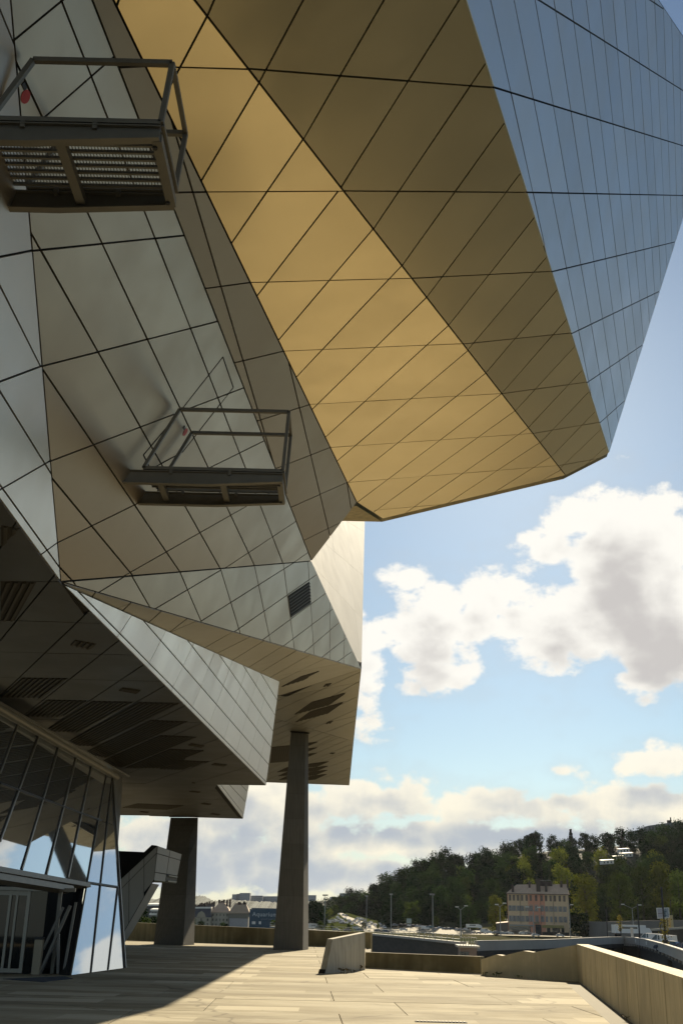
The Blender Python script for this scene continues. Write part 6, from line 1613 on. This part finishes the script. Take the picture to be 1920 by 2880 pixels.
def c1080(x, y): return (882 + x * .14583, 2025.3 + y * .14583)
def c1360(x, y): return (1110.7 + x * .14583, 1992.7 + y * .14583)
queue = [(520, 512, 'white'), (590, 520, 'silver'), (498, 555, 'white'), (345, 612, 'white'), (440, 635, 'black'), (492, 618, 'white'), (556, 645, 'silver'), (650, 648, 'white'), (608, 648, 'grey'), (545, 620, 'grey'), (815, 575, 'silver'), (850, 605, 'silver'), (892, 590, 'white'), (780, 600, 'white'), (740, 645, 'white'), (870, 662, 'black'), (960, 655, 'silver'), (1040, 668, 'silver'), (1000, 720, 'silver'), (1150, 690, 'black'), (1165, 668, 'white'), (1250, 695, 'white'), (1235, 720, 'white'), (830, 630, 'white'), (910, 640, 'white'), (700, 630, 'grey'), (640, 530, 'grey'), (460, 600, 'grey'), (380, 640, 'white'), (410, 610, 'silver'), (520, 580, 'silver'), (560, 600, 'white'), (590, 625, 'white'), (680, 610, 'silver'), (720, 670, 'white'), (760, 620, 'black'), (800, 650, 'white'), (860, 580, 'white'), (930, 610, 'grey'), (985, 690, 'white'), (1020, 640, 'white'), (1090, 680, 'white'), (1110, 700, 'silver'), (1200, 675, 'white'), (1190, 710, 'grey'), (1290, 700, 'silver'), (330, 635, 'silver'), (620, 580, 'white')]
def seat(u_, v_, y):                 # stand a vehicle where it is seen: v_ is its wheel line
    return aty((u_, v_), y)
for k, (x, y, c) in enumerate(queue):
    u_, v_ = c860(x, y + 16); P = road_pt(u_, v_)
    vehicle('estate' if k % 4 == 1 else 'car', c, P, -pi / 2 + rc.uniform(-.35, .35), c + ' car in the dense queue on the rising road', 'car', 'cars queuing on the rising road')
front = [(480, 762, 'grey', 'car', 'dark grey car behind the parapet, leftmost of the near row'), (655, 768, 'mauve', 'car', 'purplish car second in the near row behind the parapet'), (800, 735, 'white', 'estate', 'white estate car behind the top of the wedge block'), (845, 772, 'grey', 'estate', 'dark estate car above the top of the wedge block'), (215, 772, 'white', 'car', 'shining white car just right of the white lorry'), (1138, 785, 'black', 'estate', 'large black car beside the tall lamp above the ramp wall'), (1255, 788, 'dark blue', 'car', 'dark blue car left of the flat headed lamp')]
for x, y, c, kd, lab in front:
    u_, v_ = c860(x, y + 14); P = aty((u_, v_), 600)
    vehicle(kd, c, P, rc.uniform(-.2, .2), lab)
rowp = [(410, 695, 'white'), (460, 703, 'black'), (530, 705, 'white'), (585, 712, 'white'), (735, 715, 'teal'), (820, 752, 'white'), (885, 735, 'silver'), (960, 750, 'silver'), (1012, 748, 'silver'), (1070, 752, 'dark blue'), (1150, 758, 'white'), (1212, 760, 'silver'), (1300, 752, 'white'), (1410, 812, 'white'), (1482, 812, 'silver'), (1552, 812, 'white'), (270, 690, 'black'), (340, 692, 'black'), (180, 690, 'grey')]
for k, (x, y, c) in enumerate(rowp):
    u_, v_ = c1080(x, y + 12); P = aty((u_, v_), 690)
    vehicle('car', c, P, rc.uniform(-.5, .2) + (pi / 2.6 if k % 3 else 0.2), c + ' car parked in the row below the wood', 'car', 'cars parked in the row below the wood')
lone = [(305, 772, 'estate', 'white', 'lone white estate car on the open sunlit asphalt', c1080, 640, .05), (650, 755, 'van', 'white', 'white van parked on the sunlit asphalt below the wood', c1080, 650, .3),
        (20, 1030, 'van', 'white', 'white van at the left of the apartment house', c1360, 600, .1), (95, 1042, 'car', 'white', 'white car left of the lamp by the apartment house', c1360, 600, .0), (205, 1042, 'car', 'grey', 'grey car at the foot of the lamp by the apartment house', c1360, 600, .0), (310, 1052, 'car', 'silver', 'silver car before the left shop window', c1360, 600, 0.), (405, 1052, 'car', 'white', 'white car before the middle of the shop window', c1360, 600, 0.), (612, 1055, 'car', 'white', 'white car before the right end of the shop window', c1360, 600, 0.), (690, 1050, 'car', 'grey', 'grey car before the carriage door', c1360, 600, 0.), (815, 1085, 'car', 'silver', 'silver car in front of the carriage door on the quay', c1360, 560, 0.), (1200, 1092, 'car', 'silver', 'silver car below the mustard awning', c1360, 560, 0.)]
for x, y, kd, c, lab, cf, yy, rz in lone:
    u_, v_ = cf(x, y); vehicle(kd, c, aty((u_, v_), yy), rz, lab, 'van' if kd == 'van' else 'car')
# on the viaduct
zr = ztop - 1.14
def on_deck(u_, v_, y):
    p = aty((u_, v_), y); return Vector((p.x, p.y, zr))
vehicle('van', 'white', on_deck(1489, 2150, 222), 2.6, 'white van driving on the viaduct behind its parapet', 'van')
vehicle('car', 'dark blue', on_deck(1534, 2164, 174), 2.4, 'dark car on the viaduct beside the pole below the billboard')
vehicle('car', 'mauve', on_deck(1569, 2172, 158), 2.3, 'purplish car cut by the right edge on the viaduct')
vehicle('van', 'white', on_deck(1517, 2154, 200), 2.4, 'small white van behind the dark car on the viaduct', 'van')
def truck(loc, rz, label, L_, H_, name, cat, cabc='white', boxc=None):
    t = thing(name, tuple(loc), label, cat); t.rotation_euler = (0, 0, rz)
    mb = MB(); mb.box((-.6, 0, .9 + H_ / 2), (L_, 2.2, H_)); mb.build('body', paint('white') if not boxc else boxc, t)
    mb = MB(); mb.prism([(L_ / 2 - .6, -1.05, .6), (L_ / 2 + 1.0, -1.05, .6), (L_ / 2 + .95, -1.05, 1.4), (L_ / 2 + .4, -1.05, 2.2), (L_ / 2 - .6, -1.05, 2.3)], (0, 2.1, 0)); mb.build('cab', paint(cabc), t)
    mb = MB(); mb.prism([(L_ / 2 + .98, -.95, 1.42), (L_ / 2 + .45, -.95, 2.15), (L_ / 2 + .45, .95, 2.15), (L_ / 2 + .98, .95, 1.42)], (.03, 0, .03)); mb.build('windscreen', M_WIN, t)
    for sy in (-1, 1):
        mb = MB(); mb.box((-.8, sy * 1.11, 1.2 + H_ * .5), (L_ * .5, .03, .5)); mb.build('window', M_WIN, t)
        for x in (-L_ / 2 + .5, L_ / 2):
            o = bpy.data.objects.new('wheel', WHEEL); COL.objects.link(o); o.parent = t; o.location = (x, sy * .98, .38); o.scale = (1.2, 1.2, 1.2)
    return t
truck(aty((1449, 2152), 300), 0.15, 'white camper van under the double armed lamp', 8.5, 2.0, 'camper_van', 'camper van')
truck(aty((719.5, 2137), 560), 0.6, 'white lorry at the left end behind the dark parapet', 5, 2.2, 'lorry', 'lorry')
truck(aty((1087, 2134.5), 600), 0.1, 'pale motorhome parked at the right end of the row below the wood', 6.5, 1.6, 'motorhome', 'motorhome')

# ------------------------------------------------------------------ air
if HAZE > 0:
    mb = MB(); x0, x1, y0, y1, z0, z1 = -7700, 7700, -400, 7500, -9.0, 170.0
    mb.prism([(x0, y0, z0), (x1, y0, z0), (x1, y1, z0), (x0, y1, z0)], (0, 0, z1 - z0))
    hm = bpy.data.materials.new('haze air'); hm.use_nodes = True
    nt = hm.node_tree; nt.nodes.clear()
    o_ = nt.nodes.new('ShaderNodeOutputMaterial'); v_ = nt.nodes.new('ShaderNodeVolumePrincipled')
    v_.inputs['Density'].default_value = HAZE
    v_.inputs['Color'].default_value = (0.86, 0.92, 1.0, 1)
    v_.inputs['Anisotropy'].default_value = 0.3
    nt.links.new(v_.outputs[0], o_.inputs['Volume'])
    tag(mb.build('haze', hm), kind='stuff')

# ------------------------------------------------------------------ labels: tell equal ones apart by their order from the left
bpy.context.view_layer.update()
seen = {}
for o in scene.objects:
    if o.parent is None and 'label' in o and o.get('category'):
        seen.setdefault(o['label'], []).append(o)
ORD = ['leftmost', 'second', 'third', 'fourth', 'fifth', 'sixth', 'seventh', 'eighth', 'ninth', 'tenth', 'eleventh', 'twelfth', 'thirteenth', 'fourteenth', 'fifteenth', 'sixteenth', 'seventeenth', 'eighteenth', 'nineteenth', 'twentieth'] + ['%dth' % k for k in range(21, 60)]
for lab, obs in seen.items():
    if len(obs) < 2: continue
    obs.sort(key=lambda o: px(o.location)[0])
    for k, o in enumerate(obs):
        o['label'] = (ORD[k] + '-from-left ' if k else 'leftmost ') + lab
